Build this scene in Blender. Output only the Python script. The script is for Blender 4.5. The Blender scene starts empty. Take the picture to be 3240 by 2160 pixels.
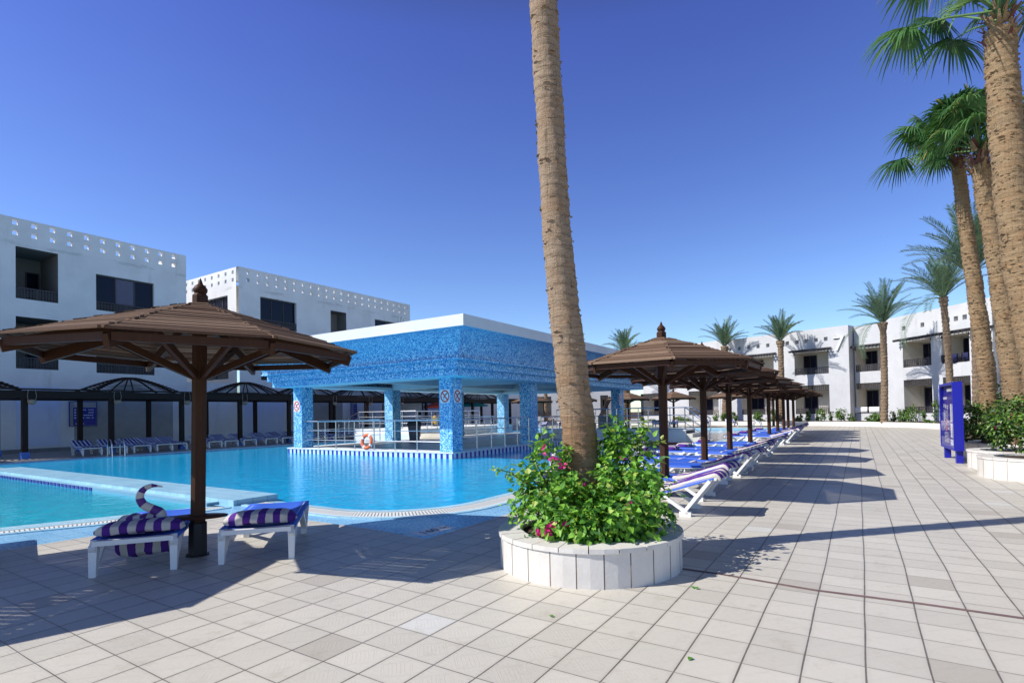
import bpy, math, random
from mathutils import Vector, Matrix
from mathutils.geometry import tessellate_polygon
PI = math.pi
scene = bpy.context.scene
C = scene.collection
R = math.radians
# ------------------------------------------------------------ camera
FPX, EYE = 1715.0, 1.6                      # focal length in photo pixels (3240 wide), eye height in m
ROLL, PITCH = R(1.1), R(1.0)
CYP = 1306.5 - FPX * math.tan(PITCH)
_f = Vector((0, math.cos(PITCH), math.sin(PITCH)))
_u = Vector((0, -math.sin(PITCH), math.cos(PITCH)))
_r = Vector((1, 0, 0))
_r2 = _r * math.cos(ROLL) - _u * math.sin(ROLL)
_u2 = _r * math.sin(ROLL) + _u * math.cos(ROLL)
cd = bpy.data.cameras.new('camera')
cam = bpy.data.objects.new('camera', cd)
C.objects.link(cam)
cam.matrix_world = Matrix(((_r2.x, _u2.x, -_f.x, 0), (_r2.y, _u2.y, -_f.y, 0), (_r2.z, _u2.z, -_f.z, EYE), (0, 0, 0, 1)))
cd.sensor_width = 36
cd.lens = FPX / 3240 * 36
cd.shift_y = (CYP - 1080) / 3240
cd.clip_start = 0.05
cd.clip_end = 2000
scene.camera = cam
# ------------------------------------------------------------ sky and sun
SUN_EL = R(41.5)
SUN_H = R(192)                               # heading (from +X, counter-clockwise) towards the sun: left, a little behind
sun_dir = Vector((math.cos(SUN_H) * math.cos(SUN_EL), math.sin(SUN_H) * math.cos(SUN_EL), math.sin(SUN_EL)))
w = bpy.data.worlds.new('World')
scene.world = w
w.use_nodes = True
nt = w.node_tree
bg = nt.nodes['Background']
sky = nt.nodes.new('ShaderNodeTexSky')
sky.sky_type = 'NISHITA'
sky.sun_disc = False
sky.sun_elevation = SUN_EL
sky.sun_rotation = PI / 2 - SUN_H
sky.altitude = 0
sky.air_density = 1.0
sky.dust_density = 0.15
sky.ozone_density = 5.0
hs = nt.nodes.new('ShaderNodeHueSaturation')
hs.inputs['Saturation'].default_value = 1.09
hs.inputs['Hue'].default_value = 0.511
nt.links.new(sky.outputs[0], hs.inputs['Color'])
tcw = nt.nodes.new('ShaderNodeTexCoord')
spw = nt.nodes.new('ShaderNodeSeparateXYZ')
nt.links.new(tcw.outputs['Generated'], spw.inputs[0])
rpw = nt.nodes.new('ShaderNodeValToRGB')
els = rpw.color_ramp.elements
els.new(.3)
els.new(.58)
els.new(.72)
for e_, (p_, c_) in zip(els, ((0.0, (1, 1.08, 1.02)), (.3, (.82, .82, .94)), (.58, (.68, .62, .92)), (.72, (.48, .35, .28)), (1.0, (.36, .25, .14)))):  # zenith stops, out of view, darkened and warmed to make shade darker, less blue
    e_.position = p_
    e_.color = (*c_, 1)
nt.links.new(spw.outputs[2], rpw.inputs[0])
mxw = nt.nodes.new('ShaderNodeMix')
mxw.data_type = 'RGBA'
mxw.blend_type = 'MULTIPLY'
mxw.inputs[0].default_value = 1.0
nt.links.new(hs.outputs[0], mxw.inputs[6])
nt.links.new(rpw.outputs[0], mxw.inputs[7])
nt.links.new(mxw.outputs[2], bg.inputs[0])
bg.inputs[1].default_value = 0.15
sl = bpy.data.lights.new('sun', 'SUN')
sl.energy = 4.8
sl.angle = R(0.5)
sl.color = (1.0, 0.965, 0.92)
so = bpy.data.objects.new('sun', sl)
C.objects.link(so)
so.rotation_euler = sun_dir.to_track_quat('Z', 'Y').to_euler()
so.location = (-20, -10, 30)
scene.view_settings.view_transform = 'Standard'
scene.view_settings.look = 'None'
scene.view_settings.exposure = 0.33
scene.view_settings.gamma = 1.0
scene.view_settings.use_curve_mapping = False
try:
    scene.cycles.max_bounces = 6
    scene.cycles.transparent_max_bounces = 8
except Exception:
    pass
# ------------------------------------------------------------ helpers
rnd = random.Random(7)
U = Vector((.539, .842, 0))                  # along the pool, away from the camera
V = Vector((-.842, .539, 0))                 # across the pool, to the left
GA = math.atan2(U.y, U.x)                    # heading of U


def ST(s, t, z=0.0):
    p = U * s + V * t
    return Vector((p.x, p.y, z))


def ray(x, y):
    return _r2 * ((x - 1620) / FPX) - _u2 * ((y - CYP) / FPX) + _f


def at(x, y, z=0.0):
    d = ray(x, y)
    k = (z - EYE) / d.z
    return Vector((d.x * k, d.y * k, z))


def atY(x, y, Y):
    d = ray(x, y)
    k = Y / d.y
    return Vector((d.x * k, Y, EYE + d.z * k))


def cut(px, P0, P1):
    """distance along the plan line P0-P1 where the sight line of photo column px meets it"""
    d = ray(px, 1295)
    ax, ay, bx, by = P0[0], P0[1], P1[0] - P0[0], P1[1] - P0[1]
    L = math.hypot(bx, by)
    k = (d.x * ay - d.y * ax) / (d.y * bx - d.x * by)
    return k * L


class MB:
    def __init__(self):
        self.v, self.f, self.m, self.s, self.uv = [], [], [], [], []
        self.has_uv = False

    def face(self, pts, m=0, smooth=False, uv=None):
        n = len(self.v)
        self.v.extend([tuple(p) for p in pts])
        self.f.append(tuple(range(n, n + len(pts))))
        self.m.append(m)
        self.s.append(smooth)
        if uv:
            self.has_uv = True
        self.uv.append(uv or [(0, 0)] * len(pts))

    def grid(self, rows, m=0, smooth=True, closed=False, mf=None):
        n = len(self.v)
        nc = len(rows[0])
        for r_ in rows:
            self.v.extend([tuple(p) for p in r_])
        for i in range(len(rows) - 1):
            for j in range(nc if closed else nc - 1):
                j2 = (j + 1) % nc
                self.f.append((n + i * nc + j, n + i * nc + j2, n + (i + 1) * nc + j2, n + (i + 1) * nc + j))
                self.m.append(mf(i, j) if mf else m)
                self.s.append(smooth)
                self.uv.append([(0, 0)] * 4)

    def cap(self, pts, m=0):
        self.face(pts, m)

    def hexa(self, p, m=0):
        """p: 8 points, bottom 0-3 counter-clockwise seen from above, top 4-7"""
        n = len(self.v)
        self.v.extend([tuple(q) for q in p])
        for q in ((3, 2, 1, 0), (4, 5, 6, 7), (0, 1, 5, 4), (1, 2, 6, 5), (2, 3, 7, 6), (3, 0, 4, 7)):
            self.f.append(tuple(n + i for i in q))
            self.m.append(m)
            self.s.append(False)
            self.uv.append([(0, 0)] * 4)

    def box(self, x0, x1, y0, y1, z0, z1, m=0, M=None):
        p = [Vector(q) for q in ((x0, y0, z0), (x1, y0, z0), (x1, y1, z0), (x0, y1, z0), (x0, y0, z1), (x1, y0, z1), (x1, y1, z1), (x0, y1, z1))]
        if M:
            p = [M @ q for q in p]
        self.hexa(p, m)

    def sbox(self, s0, s1, t0, t1, z0, z1, m=0):
        self.hexa([ST(s0, t0, z0), ST(s1, t0, z0), ST(s1, t1, z0), ST(s0, t1, z0), ST(s0, t0, z1), ST(s1, t0, z1), ST(s1, t1, z1), ST(s0, t1, z1)], m)

    def beam(self, a, b, w_, h_, m=0, up=Vector((0, 0, 1))):
        """bar of width w_ and height h_ from a to b"""
        a, b = Vector(a), Vector(b)
        d = (b - a).normalized()
        sd = d.cross(up)
        if sd.length < 1e-4:
            sd = Vector((1, 0, 0))
        sd.normalize()
        uu = sd.cross(d).normalized()
        q = []
        for zz in (-h_ / 2, h_ / 2):
            for (e, ss) in ((a, -1), (a, 1), (b, 1), (b, -1)):
                q.append(e + sd * (ss * w_ / 2) + uu * zz)
        self.hexa(q, m)

    def tube(self, pts, rad, n=8, m=0, caps=True, mf=None, smooth=True):
        pts = [Vector(p) for p in pts]
        if not isinstance(rad, (list, tuple)):
            rad = [rad] * len(pts)
        rows = []
        prev = None
        for i, p in enumerate(pts):
            d = (pts[min(i + 1, len(pts) - 1)] - pts[max(i - 1, 0)])
            if d.length < 1e-9:
                d = Vector((0, 0, 1))
            d.normalize()
            if prev is None:
                a = d.orthogonal().normalized()
            else:
                a = (prev - d * prev.dot(d))
                a = a.normalized() if a.length > 1e-5 else d.orthogonal().normalized()
            prev = a
            b = d.cross(a)
            rows.append([p + (a * math.cos(2 * PI * k / n) + b * math.sin(2 * PI * k / n)) * rad[i] for k in range(n)])
        self.grid(rows, m, smooth, True, mf)
        if caps:
            self.cap(rows[0][::-1], m if not mf else mf(0, 0))
            self.cap(rows[-1], m if not mf else mf(len(rows) - 2, 0))

    def lathe(self, c, prof, n=16, m=0, smooth=True, ph=0.0):
        rows = [[Vector((c[0] + r_ * math.cos(ph + 2 * PI * k / n), c[1] + r_ * math.sin(ph + 2 * PI * k / n), c[2] + z_)) for k in range(n)] for r_, z_ in prof]
        self.grid(rows, m, smooth, True)

    def poly(self, loops, z, m=0, th=0.0):
        """flat polygon with holes; loops of (x, y); optional skirt of thickness th"""
        L = [[Vector((p[0], p[1], 0)) for p in lp] for lp in loops]
        flat = [p for lp in L for p in lp]
        for tri in tessellate_polygon(L):
            pts = [(flat[i].x, flat[i].y, z) for i in tri]
            a, b, c_ = [Vector(q) for q in pts]
            if (b - a).cross(c_ - a).z < 0:
                pts = pts[::-1]
            self.face(pts, m)
        if th:
            for lp in L:
                for i in range(len(lp)):
                    a, b = lp[i], lp[(i + 1) % len(lp)]
                    self.face([(a.x, a.y, z - th), (b.x, b.y, z - th), (b.x, b.y, z), (a.x, a.y, z)], m)

    def build(self, name, mats, parent=None, org=None):
        me = bpy.data.meshes.new(name)
        if org is not None:
            o3 = Vector(org)
            vv = [tuple(Vector(p) - o3) for p in self.v]
        else:
            vv = self.v
        me.from_pydata(vv, [], self.f)
        if not isinstance(mats, (list, tuple)):
            mats = [mats]
        for mm in mats:
            me.materials.append(mm)
        me.polygons.foreach_set('material_index', self.m)
        me.polygons.foreach_set('use_smooth', self.s)
        if self.has_uv:
            ul = me.uv_layers.new(name='UVMap')
            ul.data.foreach_set('uv', [c for f_ in self.uv for p in f_ for c in p])
        me.update()
        o = bpy.data.objects.new(name, me)
        C.objects.link(o)
        if org is not None:
            o.location = org
        if parent is not None:
            o.parent = parent
            if org is None and parent.type == 'EMPTY' and getattr(parent, 'pworld', None):
                pass
        return o


def tag(o, label=None, cat=None, group=None, kind=None):
    if label:
        o['label'] = label
    if cat:
        o['category'] = cat
    if group:
        o['group'] = group
    if kind:
        o['kind'] = kind
    return o


def thing(name, label, cat, loc=(0, 0, 0), rz=0.0, group=None):
    o = bpy.data.objects.new(name, None)
    o.empty_display_size = 0.2
    C.objects.link(o)
    o.location = loc
    o.rotation_euler = (0, 0, rz)
    return tag(o, label, cat, group)


def dup(root, loc, rz=None, label=None, group=None, sc=None):
    r_ = root.copy()
    C.objects.link(r_)
    r_.location = loc
    if rz is not None:
        r_.rotation_euler = (0, 0, rz)
    if sc:
        r_.scale = (sc, sc, sc)
    if label:
        r_['label'] = label
    if group:
        r_['group'] = group

    def rec(src, dst):
        for ch in list(src.children):
            c = ch.copy()
            C.objects.link(c)
            c.parent = dst
            rec(ch, c)
    rec(root, r_)
    return r_


# ------------------------------------------------------------ materials
def mat(name, col=(.8, .8, .8), rough=.6, metal=0.0, spec=.5):
    m = bpy.data.materials.new(name)
    m.use_nodes = True
    b = m.node_tree.nodes['Principled BSDF']
    b.inputs['Base Color'].default_value = (*col, 1)
    b.inputs['Roughness'].default_value = rough
    b.inputs['Metallic'].default_value = metal
    b.inputs['Specular IOR Level'].default_value = spec
    return m


class NG:
    """small helper to write node graphs"""
    def __init__(self, m):
        self.t = m.node_tree
        self.b = self.t.nodes['Principled BSDF']

    def n(self, typ, **kw):
        nd = self.t.nodes.new(typ)
        for k, v in kw.items():
            setattr(nd, k, v)
        return nd

    def l(self, a, b):
        self.t.links.new(a, b)

    def val(self, inp, v):
        if hasattr(v, 'is_output'):
            self.l(v, inp)
        else:
            inp.default_value = v

    def math(self, op, a, b=0.0, c=None, clamp=False):
        nd = self.n('ShaderNodeMath', operation=op, use_clamp=clamp)
        self.val(nd.inputs[0], a)
        self.val(nd.inputs[1], b)
        if c is not None:
            self.val(nd.inputs[2], c)
        return nd.outputs[0]

    def pos(self, kind='obj'):
        if kind == 'world':
            return self.n('ShaderNodeNewGeometry').outputs['Position']
        tc = self.n('ShaderNodeTexCoord')
        return tc.outputs['UV' if kind == 'uv' else 'Object']

    def rot(self, vec, ang):
        mp = self.n('ShaderNodeMapping')
        mp.inputs['Rotation'].default_value = (0, 0, ang)
        self.l(vec, mp.inputs[0])
        return mp.outputs[0]

    def scl(self, vec, s):
        mp = self.n('ShaderNodeMapping')
        mp.inputs['Scale'].default_value = s
        self.l(vec, mp.inputs[0])
        return mp.outputs[0]

    def noise(self, vec, scale, detail=4, rough=.6, col=False):
        nd = self.n('ShaderNodeTexNoise')
        nd.inputs['Scale'].default_value = scale
        nd.inputs['Detail'].default_value = detail
        nd.inputs['Roughness'].default_value = rough
        if vec is not None:
            self.l(vec, nd.inputs['Vector'])
        return nd.outputs[1 if col else 0]

    def ramp(self, fac, stops, interp='LINEAR'):
        nd = self.n('ShaderNodeValToRGB')
        nd.color_ramp.interpolation = interp
        el = nd.color_ramp.elements
        while len(el) < len(stops):
            el.new(.5)
        for e, (p, c) in zip(el, stops):
            e.position = p
            e.color = (*c, 1) if len(c) == 3 else c
        self.val(nd.inputs[0], fac)
        return nd.outputs[0]

    def mix(self, fac, a, b, blend='MIX'):
        nd = self.n('ShaderNodeMix', data_type='RGBA', blend_type=blend)
        self.val(nd.inputs[0], fac)
        for i, x in ((6, a), (7, b)):
            if hasattr(x, 'is_output'):
                self.l(x, nd.inputs[i])
            else:
                nd.inputs[i].default_value = (*x, 1)
        return nd.outputs[2]

    def sep(self, vec):
        nd = self.n('ShaderNodeSeparateXYZ')
        self.l(vec, nd.inputs[0])
        return nd.outputs

    def comb(self, x, y, z=0.0):
        nd = self.n('ShaderNodeCombineXYZ')
        self.val(nd.inputs[0], x)
        self.val(nd.inputs[1], y)
        self.val(nd.inputs[2], z)
        return nd.outputs[0]

    def bump(self, h, strength=.3, dist=.01):
        nd = self.n('ShaderNodeBump')
        nd.inputs['Strength'].default_value = strength
        nd.inputs['Distance'].default_value = dist
        self.l(h, nd.inputs['Height'])
        self.l(nd.outputs[0], self.b.inputs['Normal'])
        return nd

    def color(self, c):
        self.l(c, self.b.inputs['Base Color'])


def white3(g, vec):
    nd = g.n('ShaderNodeTexWhiteNoise', noise_dimensions='3D')
    g.l(vec, nd.inputs['Vector'])
    return nd.outputs['Value']


M = {}


def plaster(name, c1, c2, sc=.6, rough=.85):
    m = mat(name, c1, rough, spec=.2)
    g = NG(m)
    p = g.pos('world')
    a = g.noise(p, sc, 6, .65)
    c = g.ramp(a, [(.35, c2), (.6, c1)])
    st_ = g.noise(g.scl(p, (1.4, 1.4, .22)), 1.0, 5, .7)
    c = g.mix(g.math('MULTIPLY', g.ramp(st_, [(.58, (0, 0, 0)), (.74, (1, 1, 1))]), .42), c, (c2[0] * .7, c2[1] * .68, c2[2] * .62))
    g.color(c)
    g.bump(g.noise(p, 30, 4, .6), .25, .01)
    return m


M['white'] = plaster('white_plaster', (.74, .74, .73), (.66, .66, .65))
def roof_stain(m):
    g = NG(m)
    src = g.b.inputs['Base Color'].links[0].from_socket
    p = g.pos('world')
    z = g.math('ADD', g.sep(p)[2], g.math('MULTIPLY', g.math('SUBTRACT', g.noise(p, .9, 4, .7), .5), .5))
    k = g.ramp(g.math('MULTIPLY', g.math('ABSOLUTE', g.math('SUBTRACT', z, 11.05)), 4.0), [(0, (1, 1, 1)), (.55, (0, 0, 0))])
    k2 = g.ramp(g.noise(g.scl(p, (.5, .5, .8)), 1.0, 5, .7), [(.46, (0, 0, 0)), (.6, (1, 1, 1))])
    g.color(g.mix(g.math('MULTIPLY', g.math('MULTIPLY', k, k2), .45), src, (.34, .33, .31)))


roof_stain(M['white'])
M['cream'] = plaster('cream_plaster', (.66, .62, .54), (.58, .54, .47))
M['greywall'] = plaster('grey_plaster', (.36, .36, .35), (.29, .29, .28), .9)
M['bluewhite'] = plaster('pale_blue_plaster', (.62, .68, .82), (.56, .62, .78), .5)
M['room'] = mat('shade_darkened_room_wall', (.2, .19, .18), .9, spec=.1)  # recess walls coloured dark to stand in for missing light
M['wing'] = plaster('wing_plaster', (.55, .55, .55), (.49, .49, .49))
M['dark'] = mat('dark_interior', (.012, .012, .015), .8, spec=.2)
M['glass'] = mat('window_glass', (.008, .009, .022), .06, spec=.18)
M['blind'] = mat('curtain_fabric', (.11, .11, .16), .8)
M['lattice'] = mat('dark_lattice', (.035, .032, .035), .6)
M['steel'] = mat('stainless_steel', (.62, .63, .65), .25, 1.0)
M['white_plastic'] = mat('white_plastic', (.8, .8, .77), .38)
M['orange'] = mat('orange_plastic', (.72, .13, .035), .5)
M['white_paint'] = mat('white_paint', (.8, .8, .78), .5)
M['signblue'] = mat('sign_blue', (.008, .01, .3), .4)
M['signpurple'] = mat('sign_purple', (.05, .03, .3), .25)
M['red'] = mat('sign_red', (.6, .02, .03), .5)
M['black'] = mat('black_paint', (.012, .012, .016), .5)
M['navy'] = mat('navy_paint', (.012, .014, .12), .5)
M['navy_cloth'] = mat('navy_cloth', (.01, .012, .06), .9)
M['red_cloth'] = mat('red_canvas', (.7, .07, .03), .8)
M['green_cloth'] = mat('green_canvas', (.0, .33, .26), .8)
M['skin'] = mat('skin', (.35, .19, .12), .6)
M['yellow'] = mat('yellow_cloth', (.75, .45, .02), .8)


def sling_mat(name, c):
    m = mat(name, c, .65)
    g = NG(m)
    a = g.noise(g.pos(), 90, 3)
    g.color(g.mix(a, c, (c[0] * 1.6 + .01, c[1] * 1.35, min(1, c[2] * 1.15))))
    return m


M['blue_sling'] = sling_mat('blue_sling_fabric', (.012, .085, .5))


def towel_mat(name, axis, period, duty, c1, c2, off=0.0):
    m = mat(name, c1, .95, spec=.1)
    g = NG(m)
    p = g.pos()
    x = g.sep(p)[axis]
    wv = g.math('MULTIPLY', g.math('SUBTRACT', g.noise(p, 7, 3), .5), .03)
    x = g.math('ADD', x, wv)
    f_ = g.math('FRACT', g.math('ADD', g.math('DIVIDE', x, period), 50.0 + off))
    k = g.math('GREATER_THAN', f_, duty)
    fz = g.noise(p, 120, 3)
    a = g.mix(fz, c1, tuple(min(1, q * 1.35 + .01) for q in c1))
    b = g.mix(fz, tuple(q * .85 for q in c2), c2)
    g.color(g.mix(k, a, b))
    g.bump(g.noise(p, 160, 2), .5, .004)
    return m


PUR, CRM = (.075, .022, .19), (.6, .56, .5)
M['towel'] = towel_mat('striped_towel', 1, .155, .5, PUR, CRM)
M['towel_wide'] = towel_mat('wide_striped_towel', 1, .29, .62, PUR, CRM, .35)
M['towel_navy'] = towel_mat('navy_striped_towel', 1, .165, .52, (.02, .02, .16), (.6, .62, .72))
M['tpurple'] = sling_mat('purple_terry', PUR)
M['tcream'] = mat('cream_terry', CRM, .95, spec=.1)


def wood(name, c1, c2, sc=1.0, rough=.55):
    m = mat(name, c1, rough, spec=.15)
    g = NG(m)
    p = g.pos()
    a = g.noise(g.scl(p, (3 * sc, 3 * sc, 3 * sc)), 2.0, 5, .7)
    b = g.noise(g.scl(p, (12 * sc, 12 * sc, 1.2 * sc)), 3.0, 4, .6)
    c = g.mix(g.math('MULTIPLY_ADD', b, .6, g.math('MULTIPLY', a, .4)), c2, c1)
    g.color(c)
    g.bump(b, .4, .006)
    return m


M['wood'] = wood('brown_wood', (.082, .036, .018), (.03, .013, .008))
M['slat'] = wood('weathered_slat', (.23, .152, .098), (.1, .058, .036), 1.0, .8)
M['slat_dark'] = wood('dark_weathered_slat', (.15, .09, .055), (.065, .036, .024), 1.0, .8)
M['slat_pale'] = wood('pale_weathered_slat', (.31, .215, .145), (.16, .1, .065), 1.0, .8)
M['darkwood'] = wood('dark_pergola_wood', (.034, .019, .013), (.014, .009, .008))


def mosaic(name, stops, cell=.05):
    m = mat(name, (.1, .3, .6), .4, spec=.25)
    g = NG(m)
    p = g.pos('world')
    p = g.rot(p, -GA)
    q = g.n('ShaderNodeVectorMath', operation='SCALE')
    g.l(p, q.inputs[0])
    q.inputs['Scale'].default_value = 1 / cell
    ad = g.n('ShaderNodeVectorMath', operation='ADD')
    g.l(q.outputs[0], ad.inputs[0])
    ad.inputs[1].default_value = (.31, .37, .29)
    fl = g.n('ShaderNodeVectorMath', operation='FLOOR')
    g.l(ad.outputs[0], fl.inputs[0])
    r_ = white3(g, fl.outputs[0])
    c = g.ramp(r_, stops, 'CONSTANT')
    g.color(c)
    return m


M['mosaic'] = mosaic('blue_mosaic', [(0, (.04, .1, .35)), (.09, (.09, .25, .54)), (.3, (.18, .4, .66)), (.58, (.32, .56, .76)), (.8, (.58, .78, .86))], .032)
M['mosaic_light'] = mosaic('light_blue_mosaic', [(0, (.03, .12, .42)), (.1, (.07, .3, .6)), (.35, (.13, .44, .7)), (.65, (.28, .6, .78)), (.85, (.6, .82, .87))], .036)
M['aqua'] = plaster('aqua_paint', (.58, .82, .9), (.52, .78, .88), .8, .6)
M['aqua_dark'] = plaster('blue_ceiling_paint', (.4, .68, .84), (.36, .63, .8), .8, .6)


def tiles(name, size, c1, c2, grout, gw, relief=0.0, ang=GA, rough=.45, vary=.12):
    m = mat(name, c1, rough)
    g = NG(m)
    p = g.rot(g.pos('world'), -ang)
    xyz = g.sep(p)
    wob = g.math('MULTIPLY', g.math('SUBTRACT', g.noise(p, .35, 2), .5), .05 if relief else 0.0)
    x = g.math('DIVIDE', g.math('ADD', xyz[0], wob), size)
    y = g.math('DIVIDE', g.math('SUBTRACT', xyz[1], wob), size)
    fx, fy = g.math('FRACT', g.math('ADD', x, 500)), g.math('FRACT', g.math('ADD', y, 500))
    ix, iy = g.math('FLOOR', g.math('ADD', x, 500)), g.math('FLOOR', g.math('ADD', y, 500))
    r_ = white3(g, g.comb(ix, iy, 3.0))
    ax = g.math('ABSOLUTE', g.math('SUBTRACT', fx, .5))
    ay = g.math('ABSOLUTE', g.math('SUBTRACT', fy, .5))
    # joints: one family of joints is wider and darker than the other, both broken up by noise
    nz = g.noise(p, 5.0, 4, .7)
    wn = g.math('MULTIPLY_ADD', nz, gw * 1.6, gw * .35)
    j1 = g.math('GREATER_THAN', ay, g.math('SUBTRACT', .5, wn))
    j2 = g.math('GREATER_THAN', ax, g.math('SUBTRACT', .5, g.math('MULTIPLY', wn, .62 if relief else 1.0)))
    j = g.math('MAXIMUM', j1, j2)
    base = g.mix(g.math('MULTIPLY', g.math('POWER', r_, 1.6), 1.0), c1, c2)
    if relief:
        r3 = white3(g, g.comb(ix, iy, 9.0))
        base = g.mix(g.math('GREATER_THAN', r3, .992), base, (.62, .61, .56))
        base = g.mix(g.math('LESS_THAN', r3, .03), base, (.45, .41, .34))
    big = g.noise(p, .8, 5, .65)
    base = g.mix(g.math('MULTIPLY', g.ramp(big, [(.4, (0, 0, 0)), (.75, (1, 1, 1))]), vary * 2), base, tuple(q * .72 for q in c2))
    fine = g.noise(p, 22, 5, .7)
    base = g.mix(g.math('MULTIPLY', fine, vary if relief else vary * .4), base, tuple(q * .6 for q in c2))
    if relief:
        spk = g.noise(p, 3.1, 6, .75)
        base = g.mix(g.math('MULTIPLY', g.ramp(spk, [(.55, (0, 0, 0)), (.72, (1, 1, 1))]), .38), base, (.33, .28, .2))
        edge = g.math('MAXIMUM', ax, ay)
        base = g.mix(g.math('MULTIPLY', g.ramp(edge, [(.4, (0, 0, 0)), (.5, (1, 1, 1))]), .3), base, tuple(q * .66 for q in c2))
    g.color(g.mix(j, base, grout))
    h = g.math('MULTIPLY', j, -1.0)
    if relief:
        dm = g.math('ADD', ax, ay)
        d1 = g.math('MULTIPLY', g.math('LESS_THAN', g.math('ABSOLUTE', g.math('SUBTRACT', dm, .42)), .012), relief)
        d2 = g.math('MULTIPLY', g.math('LESS_THAN', g.math('ABSOLUTE', g.math('SUBTRACT', dm, .36)), .012), relief)
        wv = g.math('FRACT', g.math('MULTIPLY', g.math('SUBTRACT', fx, fy), 9.0))
        ins = g.math('MULTIPLY', g.math('LESS_THAN', dm, .3), g.math('GREATER_THAN', wv, .72))
        on = g.math('GREATER_THAN', dm, .52)
        w2 = g.math('MULTIPLY', on, g.math('GREATER_THAN', g.math('FRACT', g.math('MULTIPLY', fx, 8.0)), .8))
        h = g.math('ADD', h, g.math('ADD', d1, g.math('ADD', d2, g.math('MULTIPLY', g.math('ADD', ins, w2), relief * .8))))
    h = g.math('ADD', h, g.math('MULTIPLY', g.noise(p, 60, 4), .25))
    # a few tiles sit a little proud or tilted
    h = g.math('ADD', h, g.math('MULTIPLY', g.math('MULTIPLY', g.math('SUBTRACT', r_, .5), g.math('ADD', fx, fy)), 1.1 if relief else 0.0))
    g.bump(h, .7, .008)
    g.l(g.ramp(fine, [(.3, (rough - .12,) * 3), (.7, (rough + .15,) * 3)]), g.b.inputs['Roughness'])
    return m


M['paving'] = tiles('paving_tiles', .333, (.6, .56, .475), (.52, .485, .41), (.15, .125, .1), .0135, .35)
M['bluetile'] = tiles('blue_pool_tiles', .25, (.27, .53, .76), (.22, .48, .72), (.16, .36, .58), .012, 0, rough=.25)
M['coping'] = tiles('pale_blue_coping', .25, (.45, .68, .78), (.36, .62, .75), (.25, .48, .62), .02, 0, rough=.3)
M['dividertile'] = tiles('pale_blue_divider_tiles', .3, (.33, .57, .7), (.26, .49, .63), (.16, .34, .47), .018, 0, rough=.35)
M['greydeck'] = tiles('grey_deck_tiles', .4, (.2, .2, .19), (.17, .17, .17), (.1, .1, .1), .012, 0, rough=.35)
M['fardeck'] = tiles('far_deck_tiles', .33, (.36, .33, .29), (.3, .28, .25), (.14, .12, .1), .02, 0)
M['strip'] = plaster('purple_brick_strip', (.2, .13, .13), (.15, .1, .1), 5.0)
M['soil'] = plaster('dry_soil', (.09, .055, .035), (.04, .026, .018), 8.0)
M['planter'] = plaster('cream_marble_cladding', (.68, .65, .6), (.6, .57, .52), 2.5, .4)
M['joint'] = mat('brown_joint', (.32, .25, .18), .9)
M['redbrick'] = plaster('red_step_paint', (.3, .13, .1), (.24, .1, .08), 3.0)


def water_mat(name, c1, c2):
    m = mat(name, c1, .03, spec=.22)
    g = NG(m)
    g.b.inputs['IOR'].default_value = 1.33
    p = g.pos('world')
    n1 = g.noise(p, 2.2, 5, .62)
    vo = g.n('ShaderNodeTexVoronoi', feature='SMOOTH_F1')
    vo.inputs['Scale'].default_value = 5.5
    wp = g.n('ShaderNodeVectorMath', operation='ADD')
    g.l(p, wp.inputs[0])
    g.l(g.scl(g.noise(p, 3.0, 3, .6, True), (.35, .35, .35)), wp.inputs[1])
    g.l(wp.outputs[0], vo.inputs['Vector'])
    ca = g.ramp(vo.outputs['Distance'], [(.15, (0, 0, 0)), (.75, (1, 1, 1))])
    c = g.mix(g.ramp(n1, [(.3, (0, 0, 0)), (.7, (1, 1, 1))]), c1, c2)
    c = g.mix(g.math('MULTIPLY', ca, .38), c, (.0, c2[1] * 1.45 + .04, min(1, c2[2] * 1.3 + .04)))  # caustic light painted into the water colour as paler cells
    sp = g.noise(g.scl(p, (1, 1, 1)), 16.0, 3, .7)  # fine flecks that paint ripple sparkle into the colour
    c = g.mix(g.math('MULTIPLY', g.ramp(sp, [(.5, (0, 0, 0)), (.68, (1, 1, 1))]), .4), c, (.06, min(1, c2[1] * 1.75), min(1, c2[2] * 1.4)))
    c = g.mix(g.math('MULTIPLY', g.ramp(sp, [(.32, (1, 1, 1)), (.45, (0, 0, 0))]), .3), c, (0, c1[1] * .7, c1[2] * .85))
    g.color(c)
    fine = g.noise(p, 11.0, 4, .6)
    mid = g.noise(p, 3.0, 3, .5)
    g.bump(g.math('ADD', g.math('MULTIPLY', fine, .5), mid), .3, .05)
    return m


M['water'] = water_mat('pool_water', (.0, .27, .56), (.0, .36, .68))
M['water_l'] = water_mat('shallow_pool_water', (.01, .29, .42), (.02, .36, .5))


def grate_mat():
    m = mat('white_gutter_grate', (.7, .72, .7), .5)
    g = NG(m)
    uv = g.sep(g.pos('uv'))
    f_ = g.math('FRACT', g.math('MULTIPLY', uv[0], 18.0))
    slot = g.math('MULTIPLY', g.math('GREATER_THAN', f_, .68), g.math('MULTIPLY', g.math('GREATER_THAN', uv[1], .12), g.math('LESS_THAN', uv[1], .88)))
    g.color(g.mix(slot, (.72, .72, .68), (.12, .14, .15)))
    g.bump(g.math('MULTIPLY', slot, -1), .5, .01)
    return m


M['grate'] = grate_mat()


def stripe_mat():
    m = mat('navy_and_pale_blue_tiles', (.5, .75, .8), .25)
    g = NG(m)
    q = g.sep(g.rot(g.pos('world'), -GA))
    f_ = g.math('FRACT', g.math('DIVIDE', g.math('ADD', g.math('ADD', q[0], q[1]), 100.07), .275))
    g.color(g.mix(g.math('LESS_THAN', f_, .45), (.52, .76, .8), (.025, .015, .34)))
    return m


M['stripes'] = stripe_mat()


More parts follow.
